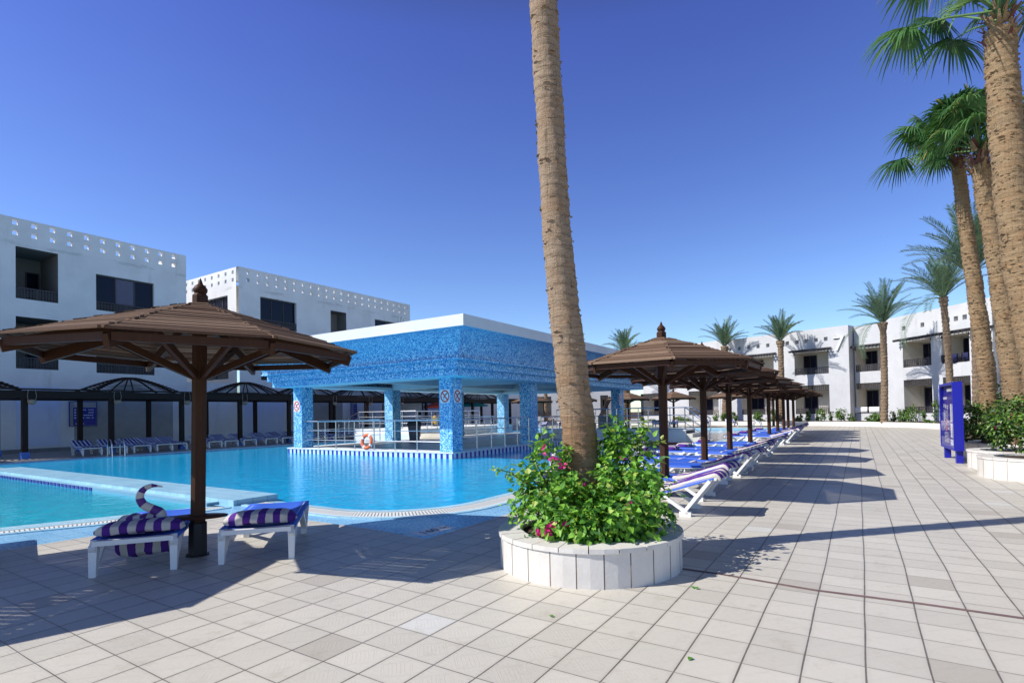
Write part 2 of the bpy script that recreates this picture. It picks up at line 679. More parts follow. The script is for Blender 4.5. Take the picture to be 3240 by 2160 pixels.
def trunk_mat(name, c1, c2, ring=9.0, depth=.03):
    m = mat(name, c1, .9, spec=.15)
    g = NG(m)
    p = g.pos()
    z = g.sep(p)[2]
    nz = g.noise(p, 2.5, 5, .7)
    zz = g.math('MULTIPLY_ADD', nz, .22, z)
    f_ = g.math('FRACT', g.math('MULTIPLY', zz, ring))
    fib = g.noise(g.scl(p, (9, 9, 60)), 1.0, 5, .75)
    crk = g.noise(g.scl(p, (26, 26, 2.2)), 1.0, 4, .7)
    blot = g.noise(p, 3.2, 5, .7)
    c = g.mix(fib, c2, c1)
    c = g.mix(g.math('MULTIPLY', g.ramp(f_, [(.0, (1, 1, 1)), (.22, (0, 0, 0))]), .5), c, tuple(q * .4 for q in c2))
    c = g.mix(g.math('MULTIPLY', g.ramp(crk, [(.58, (0, 0, 0)), (.68, (1, 1, 1))]), .6), c, tuple(q * .35 for q in c2))
    c = g.mix(g.math('MULTIPLY', g.ramp(blot, [(.45, (0, 0, 0)), (.7, (1, 1, 1))]), .5), c, (c1[0] * .75, c1[1] * .58, c1[2] * .45))
    g.color(c)
    h = g.math('ADD', g.math('MULTIPLY', f_, .6), g.math('ADD', g.math('MULTIPLY', fib, .9), g.math('MULTIPLY', crk, -.7)))
    g.bump(h, .9, depth)
    return m


M['trunk'] = trunk_mat('palm_bark', (.48, .37, .26), (.24, .17, .11))
def lower_rust(m):
    g = NG(m)
    src = g.b.inputs['Base Color'].links[0].from_socket
    z = g.sep(g.pos())[2]
    nz = g.noise(g.pos(), 1.8, 5, .7)
    k = g.ramp(g.math('MULTIPLY_ADD', nz, 1.6, g.math('MULTIPLY', z, -.42)), [(.0, (0, 0, 0)), (.55, (1, 1, 1))])
    g.color(g.mix(g.math('MULTIPLY', k, .62), src, (.27, .14, .065)))


lower_rust(M['trunk'])
M['trunk_r'] = trunk_mat('fibrous_palm_bark', (.46, .33, .19), (.22, .145, .08), 11.0, .03)
M['trunk_d'] = trunk_mat('date_palm_bark', (.36, .27, .18), (.17, .12, .08), 5.0, .06)


def leaf(name, c, rough=.5, tr=.25):
    m = mat(name, c, rough, spec=.35)
    g = NG(m)
    n1 = g.noise(g.pos('world'), 7, 3)
    g.color(g.mix(n1, tuple(q * .7 for q in c), tuple(q * 1.3 for q in c)))
    t = g.n('ShaderNodeBsdfTranslucent')
    t.inputs['Color'].default_value = (min(1, c[0] * 2.2), min(1, c[1] * 2.0), c[2] * 1.2, 1)
    mx = g.n('ShaderNodeMixShader')
    mx.inputs[0].default_value = tr
    g.l(g.b.outputs[0], mx.inputs[1])
    g.l(t.outputs[0], mx.inputs[2])
    out = [n_ for n_ in m.node_tree.nodes if n_.type == 'OUTPUT_MATERIAL'][0]
    g.l(mx.outputs[0], out.inputs[0])
    return m


LEAF = [leaf('leaf_green', (.09, .25, .03)), leaf('leaf_light_green', (.2, .41, .05)), leaf('leaf_dark_green', (.035, .12, .022)), leaf('leaf_yellow_green', (.42, .5, .12)), leaf('magenta_bract', (.62, .02, .22))]
FAN = [leaf('fan_leaf_green', (.065, .16, .05), .35), leaf('fan_leaf_pale', (.14, .25, .09), .35), leaf('fan_leaf_dry', (.3, .24, .09), .6), leaf('fan_leaf_dark', (.035, .1, .035), .35)]
DATE = [leaf('date_leaf_grey_green', (.1, .17, .1), .5), leaf('date_leaf_dark', (.05, .1, .055), .5), leaf('date_leaf_pale', (.17, .25, .15), .5)]
HEDGE = [leaf('hedge_green', (.06, .14, .02)), leaf('hedge_light', (.14, .25, .035)), leaf('hedge_dark', (.025, .07, .015)), leaf('hedge_pink', (.45, .03, .15)), leaf('hedge_pale', (.24, .32, .15))]
# ============================================================ GROUND AND POOLS
def arc(cs, ct, r_, a0, a1, n=8):
    return [(cs + r_ * math.cos(R(a0 + (a1 - a0) * i / n)), ct + r_ * math.sin(R(a0 + (a1 - a0) * i / n))) for i in range(n + 1)]


def XY(l):
    return [(ST(s, t).x, ST(s, t).y) for s, t in l]


WM = [(6.5, 28.4), (6.5, 7.9)] + arc(8.2, 7.85, 1.7, 180, 270, 10) + [(10.4, 6.15), (47, 6.15), (47, 28.4)]
RM = [(6.5, 28.65), (6.5, 9.7), (5.72, 9.5), (5.72, 7.4)] + arc(7.72, 7.3, 2.0, 180, 270, 10) + [(9.9, 5.3), (47.8, 5.3), (47.8, 28.65)]
WL = [(5.4, 10.45), (4.6, 10.75), (3.94, 10.98), (2.83, 11.4), (0, 12.4), (-5, 14.5), (-9, 16.5), (-9, 23.2), (5.4, 23.2)]
RL = [(5.5, 9.55), (4.5, 9.6), (3.52, 9.9), (2.61, 10.36), (0, 11.3), (-5, 13.3), (-9.3, 15.4), (-9.3, 24.2), (5.5, 24.2)]
DK = [(5.38, 8.6), (5.4, 5.9), (5.3, 4.75), (48.5, 4.75), (48.5, 28.66), (6.49, 28.66), (6.49, 24.21), (-9.6, 24.21), (-9.6, 15.0), (-5.2, 12.4), (0.2, 10.1), (2.27, 9.12), (3.27, 9.05), (4.4, 8.95)]

g_ = MB()
g_.poly([[(-400, -300), (500, -300), (500, 900), (-400, 900)]], -.42)
tag(g_.build('ground', M['soil']), kind='structure')
g_ = MB()
outer = [(-60, -25), (60, -25), (60, 110), (-60, 110)]
g_.poly([outer, XY(DK)], 0.0)
pav = tag(g_.build('paving', [M['paving']]), kind='structure')
g_ = MB()
g_.sbox(6.5, 60, 28.66, 37.2, .002, .006)
g_.sbox(-12, 6.45, 24.25, 37.2, .002, .006)
tag(g_.build('far_deck', M['fardeck']), kind='structure')
g_ = MB()
g_.poly([XY(DK), XY(RM), XY(RL)], -.004)
tag(g_.build('blue_tile_border', M['bluetile']), kind='structure')


def band(mb, outerl, innerl, z0, z1, m, v0=0.0, v1=1.0):
    u_ = 0.0
    for i in range(len(outerl) - 1):
        a, b, c_, d = outerl[i], outerl[i + 1], innerl[i + 1], innerl[i]
        L = math.hypot(b[0] - a[0], b[1] - a[1])
        Li = math.hypot(c_[0] - d[0], c_[1] - d[1])
        du = (L + Li) / 2
        pts = [ST(a[0], a[1], z0), ST(b[0], b[1], z0), ST(c_[0], c_[1], z1), ST(d[0], d[1], z1)]
        if (pts[1] - pts[0]).cross(pts[2] - pts[0]).z < 0:
            mb.face(pts[::-1], m, uv=[(u_, v1), (u_ + du, v1), (u_ + du, v0), (u_, v0)])
        else:
            mb.face(pts, m, uv=[(u_, v0), (u_ + du, v0), (u_ + du, v1), (u_, v1)])
        u_ += du


def lerpl(A, B, k):
    return [(a[0] + (b[0] - a[0]) * k, a[1] + (b[1] - a[1]) * k) for a, b in zip(A, B)]


# main pool edge: rim, grate, sloping coping
oM = [(5.72, 9.7), (5.72, 7.4)] + arc(7.72, 7.3, 2.0, 180, 270, 10) + [(9.9, 5.3), (47, 5.3)]
iM = [(6.5, 9.7), (6.5, 7.9)] + arc(8.2, 7.85, 1.7, 180, 270, 10) + [(10.4, 6.15), (47, 6.15)]
cp = MB()
band(cp, oM, lerpl(oM, iM, .12), .012, .012, 0)
band(cp, lerpl(oM, iM, .12), lerpl(oM, iM, .2), .012, -.006, 0)
band(cp, lerpl(oM, iM, .2), lerpl(oM, iM, .62), -.006, -.006, 1)
band(cp, lerpl(oM, iM, .62), lerpl(oM, iM, 1.02), -.002, -.035, 0)
a_ = oM
for i in range(len(a_) - 1):
    cp.face([ST(*a_[i + 1], -.01), ST(*a_[i], -.01), ST(*a_[i], .012), ST(*a_[i + 1], .012)], 0)
oL = [(5.5, 9.55), (4.5, 9.6), (3.52, 9.9), (2.61, 10.36), (0, 11.3), (-5, 13.3), (-9, 15.4)]
iL = [(5.4, 10.45), (4.6, 10.75), (3.94, 10.98), (2.83, 11.4), (0, 12.4), (-5, 14.5), (-9, 16.5)]
band(cp, oL, lerpl(oL, iL, .1), .012, .012, 0)
band(cp, lerpl(oL, iL, .1), lerpl(oL, iL, .4), -.006, -.006, 1)
band(cp, lerpl(oL, iL, .4), lerpl(oL, iL, 1.02), -.002, -.035, 0)
for i in range(len(oL) - 1):
    cp.face([ST(*oL[i + 1], -.01), ST(*oL[i], -.01), ST(*oL[i], .012), ST(*oL[i + 1], .012)], 0)
cp.sbox(6.5, 47.3, 28.38, 28.65, -.3, .01, 0)
cp.sbox(47.0, 47.8, 5.3, 28.38, -.3, .01, 0)
tag(cp.build('pool_coping', [M['coping'], M['grate']]), kind='structure')
g_ = MB()
g_.poly([XY([(6.3, 28.45), (6.3, 7.6)] + arc(8.2, 7.85, 1.85, 180, 270, 10) + [(10.4, 6.0), (47.2, 6.0), (47.2, 28.45)])], -.03)
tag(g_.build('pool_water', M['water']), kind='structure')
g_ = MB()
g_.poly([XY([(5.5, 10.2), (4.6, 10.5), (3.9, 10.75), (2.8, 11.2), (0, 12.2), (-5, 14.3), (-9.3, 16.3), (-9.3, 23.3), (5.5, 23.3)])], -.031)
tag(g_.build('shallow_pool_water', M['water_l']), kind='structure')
# raised tiled divider between the pools
dv = MB()
dv.sbox(5.62, 6.52, 9.7, 24.0, -.3, .1)
dv.sbox(5.4, 5.62, 10.2, 23.2, -.3, .045)
dv.sbox(-9.3, 5.62, 23.2, 24.2, -.3, .098)
k = 0
while 15.2 + k * .24 < 23.1:
    dv.sbox(5.385, 5.4, 15.2 + k * .24, 15.2 + k * .24 + .15, -.06, .043, 1)
    k += 1
for k in range(50):
    dv.sbox(-9 + k * .28, -9 + k * .28 + .17, 23.185, 23.2, -.06, .09, 1)
tag(dv.build('pool_divider', [M['dividertile'], M['navy']]), kind='structure')
# thin purple brick line across the paving
g_ = MB()
ln = [(2150, 1798), (2280, 1816), (2581, 1867), (2917, 1910), (3240, 1956), (3420, 1984)]
P_ = [at(*q) for q in ln]
for a, b in zip(P_, P_[1:]):
    g_.face([(a.x, a.y - .025, .004), (b.x, b.y - .025, .004), (b.x, b.y + .03, .004), (a.x, a.y + .03, .004)])
tag(g_.build('paving_strip', M['strip']), kind='structure')
# "160 cm" depth marking on a pale tile, and pale step tiles beside it
def text_mesh(name, txt, size, mat_, M4, depth=.004, parent=None):
    cu = bpy.data.curves.new(name + '_src', 'FONT')
    cu.body = txt
    cu.size = size
    cu.extrude = depth
    cu.align_x = 'CENTER'
    cu.align_y = 'CENTER'
    tmp = bpy.data.objects.new(name + '_src', cu)
    C.objects.link(tmp)
    dg = bpy.context.evaluated_depsgraph_get()
    me = bpy.data.meshes.new_from_object(tmp.evaluated_get(dg))
    bpy.data.objects.remove(tmp)
    me.name = name
    me.materials.clear()
    me.materials.append(mat_)
    o = bpy.data.objects.new(name, me)
    C.objects.link(o)
    if parent is not None:
        o.parent = parent
    o.matrix_local = M4
    return o


dm = thing('depth_marker', 'white depth marking tile reading 160 cm set in the blue tile corner', 'sign', at(1372, 1677, -.001))
mb = MB()
ax_ = (at(1432, 1666) - at(1345, 1688)).normalized()
ay_ = Vector((-ax_.y, ax_.x, 0))
MM = Matrix(((ax_.x, ay_.x, 0, 0), (ax_.y, ay_.y, 0, 0), (0, 0, 1, 0), (0, 0, 0, 1)))
mb.box(-.31, .31, -.13, .13, -.003, .003, 0, MM)
mb.build('tile', M['white_paint'], dm)
text_mesh('lettering', '160', .22, M['black'], Matrix.Translation(ax_ * -.08 + Vector((0, 0, .005))) @ MM, .001, dm)
text_mesh('lettering', 'CM', .1, M['black'], Matrix.Translation(ax_ * .2 + Vector((0, 0, .005))) @ MM, .001, dm)
g_ = MB()
for q in ((1290, 1682), (1312, 1690)):
    p = at(*q)
    g_.box(-.11, .11, -.11, .11, 0, .004, 0, Matrix.Translation(Vector((p.x, p.y, -.003))) @ MM)
tag(g_.build('pale_border_tiles', M['coping']), kind='structure')


# ============================================================ FACADES
def facade(mb, P0, P1, N, z0, z1, openings, thick=.3, m=0, roof=None, fm=None):
    """wall from P0 to P1 (plan points), N = unit vector into the building, openings (a0,a1,z0,z1,depth,through)"""
    P0, P1, N = Vector((P0[0], P0[1], 0)), Vector((P1[0], P1[1], 0)), Vector((N[0], N[1], 0)).normalized()
    L = (P1 - P0).length
    D = (P1 - P0).normalized()
    xs = sorted(set([0, L] + [q for o in openings for q in (max(0, o[0]), min(L, o[1]))]))
    zs = sorted(set([z0, z1] + [q for o in openings for q in (o[2], o[3])]))

    def pt(a, z, d=0.0):
        q = P0 + D * a + N * d
        return (q.x, q.y, z)
    flip = D.cross(N).z > 0
    for i in range(len(xs) - 1):
        for j in range(len(zs) - 1):
            cx, cz = (xs[i] + xs[i + 1]) / 2, (zs[j] + zs[j + 1]) / 2
            if any(o[0] < cx < o[1] and o[2] < cz < o[3] for o in openings):
                continue
            q = [pt(xs[i], zs[j]), pt(xs[i + 1], zs[j]), pt(xs[i + 1], zs[j + 1]), pt(xs[i], zs[j + 1])]
            mb.face(q if flip else q[::-1], m)
            if roof is not None and cz > roof:
                q = [pt(xs[i], zs[j], thick), pt(xs[i + 1], zs[j], thick), pt(xs[i + 1], zs[j + 1], thick), pt(xs[i], zs[j + 1], thick)]
                mb.face(q[::-1] if flip else q, m)
    for o in openings:
        a0, a1, b0, b1, d, thr = o[:6]
        m2 = m if thr or d < .5 else fm
        if m2 is None:
            m2 = m
        mb.face([pt(a0, b0), pt(a0, b0, d), pt(a0, b1, d), pt(a0, b1)], m2)
        mb.face([pt(a1, b0), pt(a1, b1), pt(a1, b1, d), pt(a1, b0, d)], m2)
        mb.face([pt(a0, b1), pt(a0, b1, d), pt(a1, b1, d), pt(a1, b1)], m2)
        mb.face([pt(a0, b0), pt(a1, b0), pt(a1, b0, d), pt(a0, b0, d)], m2)
        if not thr:
            mb.face([pt(a0, b0, d), pt(a1, b0, d), pt(a1, b1, d), pt(a0, b1, d)], m2)
    mb.face([pt(0, z1), pt(L, z1), pt(L, z1, thick), pt(0, z1, thick)], m)
    return pt


def lattice(pt, a0, a1, z0, z1, parent, name='railing', d=.06, nx=None, nz=3, th=.035, bar=.028):
    mb = MB()
    W = a1 - a0
    nx = nx or max(4, int(W / .17))

    def bx(x0, x1, zz0, zz1, dd=0.0):
        p = [pt(x0, zz0, d + dd), pt(x1, zz0, d + dd), pt(x1, zz0, d + th - dd), pt(x0, zz0, d + th - dd), pt(x0, zz1, d + dd), pt(x1, zz1, d + dd), pt(x1, zz1, d + th - dd), pt(x0, zz1, d + th - dd)]
        mb.hexa(p)
    bx(a0, a1, z1 - .07, z1)
    bx(a0, a1, z0, z0 + .07)
    for k in range(3):
        xx = a0 + W * k / 2
        bx(max(a0, xx - .06), min(a1, xx + .06), z0 + .07, z1 - .07)
    for i in range(nx + 1):
        xx = a0 + W * i / nx
        bx(max(a0, xx - bar), min(a1, xx + bar), z0 + .07, z1 - .07, .006)
    for k in range(1, nz + 1):
        zz = z0 + .07 + (z1 - z0 - .14) * k / (nz + 1)
        bx(a0, a1, zz - bar, zz + bar, .003)
    return mb.build(name, M['lattice'], parent)


def pane(pt, a0, a1, z0, z1, d, parent, split=2, curtain=None):
    mb = MB()
    f_ = .06

    def bx(x0, x1, zz0, zz1, m, e=0.0):
        p = [pt(x0, zz0, d - .05 + e), pt(x1, zz0, d - .05 + e), pt(x1, zz0, d), pt(x0, zz0, d), pt(x0, zz1, d - .05 + e), pt(x1, zz1, d - .05 + e), pt(x1, zz1, d), pt(x0, zz1, d)]
        mb.hexa(p, m)
    bx(a0, a0 + f_, z0, z1, 0)
    bx(a1 - f_, a1, z0, z1, 0)
    bx(a0 + f_, a1 - f_, z1 - f_, z1, 0)
    bx(a0 + f_, a1 - f_, z0, z0 + f_, 0)
    for k in range(1, split):
        xx = a0 + (a1 - a0) * k / split
        bx(xx - f_ / 2, xx + f_ / 2, z0 + f_, z1 - f_, 0)
    fr = mb.build('window', M['lattice'], parent)
    mb = MB()
    for k in range(split):
        x0 = a0 + f_ + (a1 - a0 - 2 * f_) * k / split + (f_ / 2 if k else 0)
        x1 = a0 + f_ + (a1 - a0 - 2 * f_) * (k + 1) / split - (f_ / 2 if k < split - 1 else 0)
        mb.face([pt(x0, z0 + f_, d - .02), pt(x1, z0 + f_, d - .02), pt(x1, z1 - f_, d - .02), pt(x0, z1 - f_, d - .02)], 1 if curtain == k else 0)
    mb.build('glass', [M['glass'], M['blind']], fr)
    return fr


def holes(a0, a1, step, zs, sz, thick=.3):
    out = []
    a = a0
    while a < a1:
        for z in zs:
            out.append((a, a + sz, z, z + sz, thick, True))
        a += step
    return out


# ---- building at the left (directory board 9)
b1 = thing('hotel_building', 'three storey white hotel block at far left with two rows of square parapet holes', 'building', (0, 0, 0))
mb = MB()
ops = [(7.9, 9.7, 8.15, 10.9, 2.6, False), (7.9, 9.7, 4.45, 7.2, 2.6, False), (11.47, 14.55, 8.06, 10.17, .22, False), (11.47, 14.55, 4.4, 6.5, .22, False)]
ops += holes(.7, 16.2, .785, (11.48, 12.02), .27)
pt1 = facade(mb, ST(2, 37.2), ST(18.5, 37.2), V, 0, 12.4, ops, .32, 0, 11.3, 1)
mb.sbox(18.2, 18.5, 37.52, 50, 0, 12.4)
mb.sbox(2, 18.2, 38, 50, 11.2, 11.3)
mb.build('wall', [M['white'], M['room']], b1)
for pp in ((9.89, 11.75, 37.17, 37.2, .32, 3.5, 0), (5.0, 8.3, 37.17, 37.2, .32, 3.3, 1), (12.4, 17.6, 37.175, 37.2, .25, 3.1, 1)):
    mb = MB()
    mb.sbox(*pp[:6])
    mb.build('painted_panel', M['greywall'] if pp[6] else M['bluewhite'], b1)
mb = MB()
mb.sbox(2, 18.5, 36.95, 37.17, 0, .2)
mb.build('plinth', M['greydeck'], b1)
for zb in (8.15, 4.45):
    lattice(pt1, 7.9, 9.7, zb, zb + .62, b1, 'railing', .05, 14, 3)
    pane(pt1, 9.0, 9.62, zb + .01, zb + 2.0, 2.55, b1, 1)
for zb in (8.06, 4.4):
    lattice(pt1, 11.47, 14.55, zb, zb + .52, b1, 'railing', .02, 20, 3)
    pane(pt1, 11.47, 14.55, zb + .01, zb + 2.1, .2, b1, 3, 1)
# ---- second building (number 10)
b2 = thing('hotel_building', 'white hotel block numbered 10 behind the blue mosaic pavilion roof', 'building', (0, 0, 0))
mb = MB()
ops = [(1.65, 4.72, 8.35, 10.6, .3, False), (1.65, 4.72, 4.4, 6.7, .3, False), (8.0, 9.65, 8.1, 10.53, 1.2, False), (12.95, 16.1, 8.3, 10.46, .3, False), (8.0, 9.65, 4.4, 6.8, 1.2, False)]
ops += holes(.57, 17.1, .774, (11.5, 12.05), .26)
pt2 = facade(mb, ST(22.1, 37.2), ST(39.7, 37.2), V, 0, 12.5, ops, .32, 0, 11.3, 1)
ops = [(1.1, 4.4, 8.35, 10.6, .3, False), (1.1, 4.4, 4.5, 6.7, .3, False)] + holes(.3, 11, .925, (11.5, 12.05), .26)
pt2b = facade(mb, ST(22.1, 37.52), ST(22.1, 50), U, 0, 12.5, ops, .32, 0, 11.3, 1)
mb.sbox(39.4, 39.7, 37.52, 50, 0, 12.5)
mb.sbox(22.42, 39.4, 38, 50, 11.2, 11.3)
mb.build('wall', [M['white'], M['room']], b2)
lattice(pt2, 1.65, 4.72, 8.35, 8.95, b2, 'railing', .02, 20, 3)
pane(pt2, 1.65, 4.72, 8.36, 10.59, .27, b2, 3)
lattice(pt2, 1.65, 4.72, 4.4, 5.0, b2, 'railing', .02, 20, 3)
pane(pt2, 1.65, 4.72, 4.41, 6.69, .27, b2, 3)
pane(pt2, 8.05, 8.9, 8.11, 10.0, 1.17, b2, 1)
pane(pt2, 12.95, 16.1, 8.31, 10.45, .27, b2, 2)
pane(pt2b, 1.1, 4.4, 8.36, 10.59, .27, b2, 3)
lattice(pt2b, 1.1, 4.4, 4.5, 5.1, b2, 'railing', .02, 20, 3)
fx = V * -1
MN = Matrix(((U.x, 0, -V.x, 0), (U.y, 0, -V.y, 0), (0, 1, 0, 0), (0, 0, 0, 1)))
text_mesh('number', '10', 1.05, M['white_paint'], Matrix.Translation(ST(38.35, 37.15, 10.72)) @ MN, .07, b2)
# ---- low wall and lower range behind the pergola, between and beyond the blocks
b3 = thing('service_wing', 'low shaded white wing behind the pergola, linking the two hotel blocks', 'building', (0, 0, 0))
mb = MB()
mb.sbox(18.5, 22.1, 37.6, 45, 0, 4.1)
mb.sbox(39.7, 62, 37.2, 45, 0, 4.4)
mb.build('wall', M['white'], b3)
for pp in ((22.4, 25.6, 37.17, 37.2, .3, 3.25, 0), (26.6, 31.2, 37.17, 37.2, .3, 3.2, 1), (40.5, 44, 37.17, 37.2, .3, 3.2, 0)):
    mb = MB()
    mb.sbox(*pp[:6])
    mb.build('painted_panel', M['greywall'] if pp[6] else M['bluewhite'], b3)


# ---- directory boards on the shaded wall
def board(s, t, z0, z1, wd, label, num):
    o = thing('directory_board', label, 'sign', ST(s, t, (z0 + z1) / 2), GA)
    h = (z1 - z0) / 2
    mb = MB()
    mb.box(-wd / 2, wd / 2, 0, .05, -h, h)
    mb.box(-wd / 2 - .03, -wd / 2, -.02, .06, -h - .03, h + .03, 1)
    mb.box(wd / 2, wd / 2 + .03, -.02, .06, -h - .03, h + .03, 1)
    mb.box(-wd / 2, wd / 2, -.02, .06, h, h + .03, 1)
    mb.box(-wd / 2, wd / 2, -.02, .06, -h - .03, -h, 1)
    mb.build('frame', [M['greywall'], M['navy']], o)
    mb = MB()
    mb.box(-wd / 2 + .15, wd / 2 - .02, -.012, 0, -h + .02, h - .32)
    mb.build('panel', M['navy'], o)
    mb = MB()
    r2 = random.Random(int(s * 10))
    for i in range(4 if num else 6):
        zz = h - .44 - i * (.15 if num else .2)
        mb.box(-wd / 2 + .2, -wd / 2 + .28, -.018, -.012, zz - .04, zz + .03)
        x = -wd / 2 + .36
        while x < wd / 2 - .16:
            q = r2.uniform(.03, .08)
            if r2.random() > .2:
                mb.box(x, x + q, -.018, -.012, zz - .035, zz + .02)
            x += q + .025
    x = -wd / 2 + .25
    for i in range(6):
        mb.box(x, x + .05, -.018, -.012, -h + .1, -h + .15)
        x += .07
    mb.build('lettering', M['bluewhite'], o)
    if num:
        MT = Matrix(((1, 0, 0, -wd / 2 + .3), (0, 0, -1, -.01), (0, 1, 0, h - .16), (0, 0, 0, 1)))
        text_mesh('number', num, .36, M['bluewhite'], MT, .01, o)
    return o


board(12.8, 37.12, 1.35, 2.7, 1.25, 'navy directory board headed 9 on the shaded wall behind the pergola', '9')
board(32.4, 37.12, 1.1, 2.95, .6, 'smaller navy directory board on the shaded wall seen beside the pavilion pillar', '')


# ============================================================ CURVED WING NUMBER 7 (right)
A1 = Vector((31.2, 50, 0))
dA = Vector((-.62, .78, 0)).normalized()
A0 = A1 + dA * 13.2
dZ = Vector((-.52, .855, 0)).normalized()
AZ = A0 + dZ * 11.5
B0 = Vector((32.1, 50.6, 0))
B1 = Vector((33.75, 48.1, 0))
C0 = Vector((33.0, 47.6, 0))
C1 = C0 + Vector((.14, -.99, 0)).normalized() * 9.2
E0 = C1 + Vector((.5, -.2, 0))
E1 = E0 + Vector((-.12, -.99, 0)) * 10
b7 = thing('hotel_wing', 'long white two storey hotel wing with the number 7, dark lattice balconies and palms', 'building', (0, 0, 0))
RZ = 9.15


def nin(P0, P1):
    d = (P1 - P0).normalized()
    n = Vector((-d.y, d.x, 0))
    if n.dot(P0) < 0:
        n = -n
    return n


LATT = []
AWN = []


def wing(P0, P1, units, zr, hol=None, z_off=0.0, side0=True):
    """units: (px0, px1) columns of stacked balconies"""
    n = nin(P0, P1)
    ops, un = [], []
    for u0, u1, up in units:
        a, b = sorted((cut(u0, P0, P1), cut(u1, P0, P1)))
        un.append((a, b, up))
        ops.append((a, b, .95, 3.75, 2.0, False))
        if up:
            ops.append((a, b, 4.8, 6.95, 2.0, False))
    if hol:
        for px in hol:
            a = cut(px, P0, P1)
            ops.append((a - .17, a + .17, zr - 1.25, zr - .88, .35, False))
    mb = MB()
    pt = facade(mb, P0, P1, n, -.3, zr, ops, .4, 0, 8.0, 1)
    q0, q1 = P0 + n * 6, P1 + n * 6
    for a, b in ((P0, q0), (P1, q1)):
        mb.face([(a.x, a.y, -.3), (b.x, b.y, -.3), (b.x, b.y, zr), (a.x, a.y, zr)])
    mb.face([(P0.x, P0.y, zr - .6), (P1.x, P1.y, zr - .6), (q1.x, q1.y, zr - .6), (q0.x, q0.y, zr - .6)])
    mb.build('wall', [M['wing'], M['cream']], b7)
    for a, b, up in un:
        W = b - a
        lattice(pt, a, b, .95, 1.5, b7, 'railing', .05, None, 3)
        lattice(pt, a, b, 3.22, 3.74, b7, 'lattice_screen', .04, None, 2)
        pane(pt, a + W * .02, a + W * .42, .96, 3.1, 1.96, b7, 2)
        if up:
            lattice(pt, a, b, 4.8, 5.45, b7, 'railing', .05, None, 3)
            pane(pt, a + W * .02, a + W * .42, 4.81, 6.8, 1.96, b7, 2)
            mb = MB()
            k = 0
            nb = int(W / .28)
            for i in range(nb + 2):
                xx = a - .15 + (W + .3) * i / (nb + 1)
                p = [pt(xx - .05, 6.98, -.75), pt(xx + .05, 6.98, -.75), pt(xx + .05, 7.12, .1), pt(xx - .05, 7.12, .1), pt(xx - .05, 7.08, -.75), pt(xx + .05, 7.08, -.75), pt(xx + .05, 7.22, .1), pt(xx - .05, 7.22, .1)]
                mb.hexa(p)
            for dd in (-.7, -.45, -.2, .0):
                zz = 7.1 + (dd + .75) * .165
                p = [pt(a - .3, zz, dd), pt(b + .3, zz, dd), pt(b + .3, zz, dd + .12), pt(a - .3, zz, dd + .12), pt(a - .3, zz + .07, dd), pt(b + .3, zz + .07, dd), pt(b + .3, zz + .07, dd + .12), pt(a - .3, zz + .07, dd + .12)]
                mb.hexa(p)
            for xx in (a - .02, b - .06):
                mb.hexa([pt(xx, 6.8, -.02), pt(xx + .08, 6.8, -.02), pt(xx + .08, 6.8, .04), pt(xx, 6.8, .04), pt(xx, 7.0, -.02), pt(xx + .08, 7.0, -.02), pt(xx + .08, 7.0, .04), pt(xx, 7.0, .04)])
            mb.build('awning', M['lattice'], b7)
    return pt


ptA = wing(A0, A1, [(2348, 2452, 1), (2518, 2626, 1)], RZ, [2315, 2345, 2375, 2404, 2435, 2497, 2528, 2557, 2588, 2619, 2650])
ptZ = wing(AZ, A0, [(2028, 2092, 1), (2180, 2280, 1)], RZ + .1)
ptB = wing(B0, B1, [(2712, 2806, 1)], RZ - .1)
ptC = wing(C0, C1, [(2862, 2952, 1), (2986, 3074, 1)], RZ + .05, [2867, 2927, 3008, 3034, 3062])
ptE = wing(E0, E1, [(3122, 3180, 1)], RZ + .45)
# number 7 on the wing
n7 = nin(A0, A1)
d7 = (A1 - A0).normalized()
a7 = cut(2661, A0, A1)
p7 = A0 + d7 * a7 - n7 * .04
M7 = Matrix(((d7.x, 0, -n7.x, p7.x), (d7.y, 0, -n7.y, p7.y), (0, 1, 0, 7.45), (0, 0, 0, 1)))
text_mesh('number', '7', 2.0, M['white_paint'], M7, .12, b7)
# wall lanterns in the upper balconies
def wall_lantern(p, label):
    o = thing('wall_lantern', label, 'lantern', p)
    mb = MB()
    mb.tube([(0, 0, .0), (-.12, 0, .1), (-.2, 0, .02)], .02, 6)
    mb.lathe((-.2, 0, -.25), [(.01, 0), (.08, .04), (.1, .2), (.04, .3), (.01, .34)], 8)
    mb.build('bracket', M['black'], o)
    mb = MB()
    mb.lathe((0, 0, -.12), [(.0, -.1), (.1, 0), (.12, .2), (0, .35)], 8)
    mb.build('scroll', M['black'], o)


for px, nm in ((2895, 'black wrought lantern in the upper balcony right of the first drooping frond'), (3028, 'black wrought lantern in the upper balcony above the hanging washing')):
    a = cut(px, C0, C1)
    q = ptC(a, 6.1, 1.9)
    wall_lantern(q, nm)
# towels and clothes over railings
def cloth(name, pt, a0, a1, zt, drop, m, label, cat, group=None, seed=1):
    r2 = random.Random(seed)
    mb = MB()
    n = 10
    rows = []
    for (dd, zz) in ((-.02, -drop), (-.035, -drop * .5), (-.03, 0), (.03, .03), (.12, 0), (.13, -drop * .4)):
        rows.append([pt(a0 + (a1 - a0) * i / n, zt + zz + (r2.uniform(-.03, .03) if zz < -.1 else 0), dd + r2.uniform(-.012, .012)) for i in range(n + 1)])
    mb.grid(rows)
    o = mb.build(name, m)
    tag(o, label, cat, group)
    sm = o.modifiers.new('thick', 'SOLIDIFY')
    sm.thickness = .015
    return o


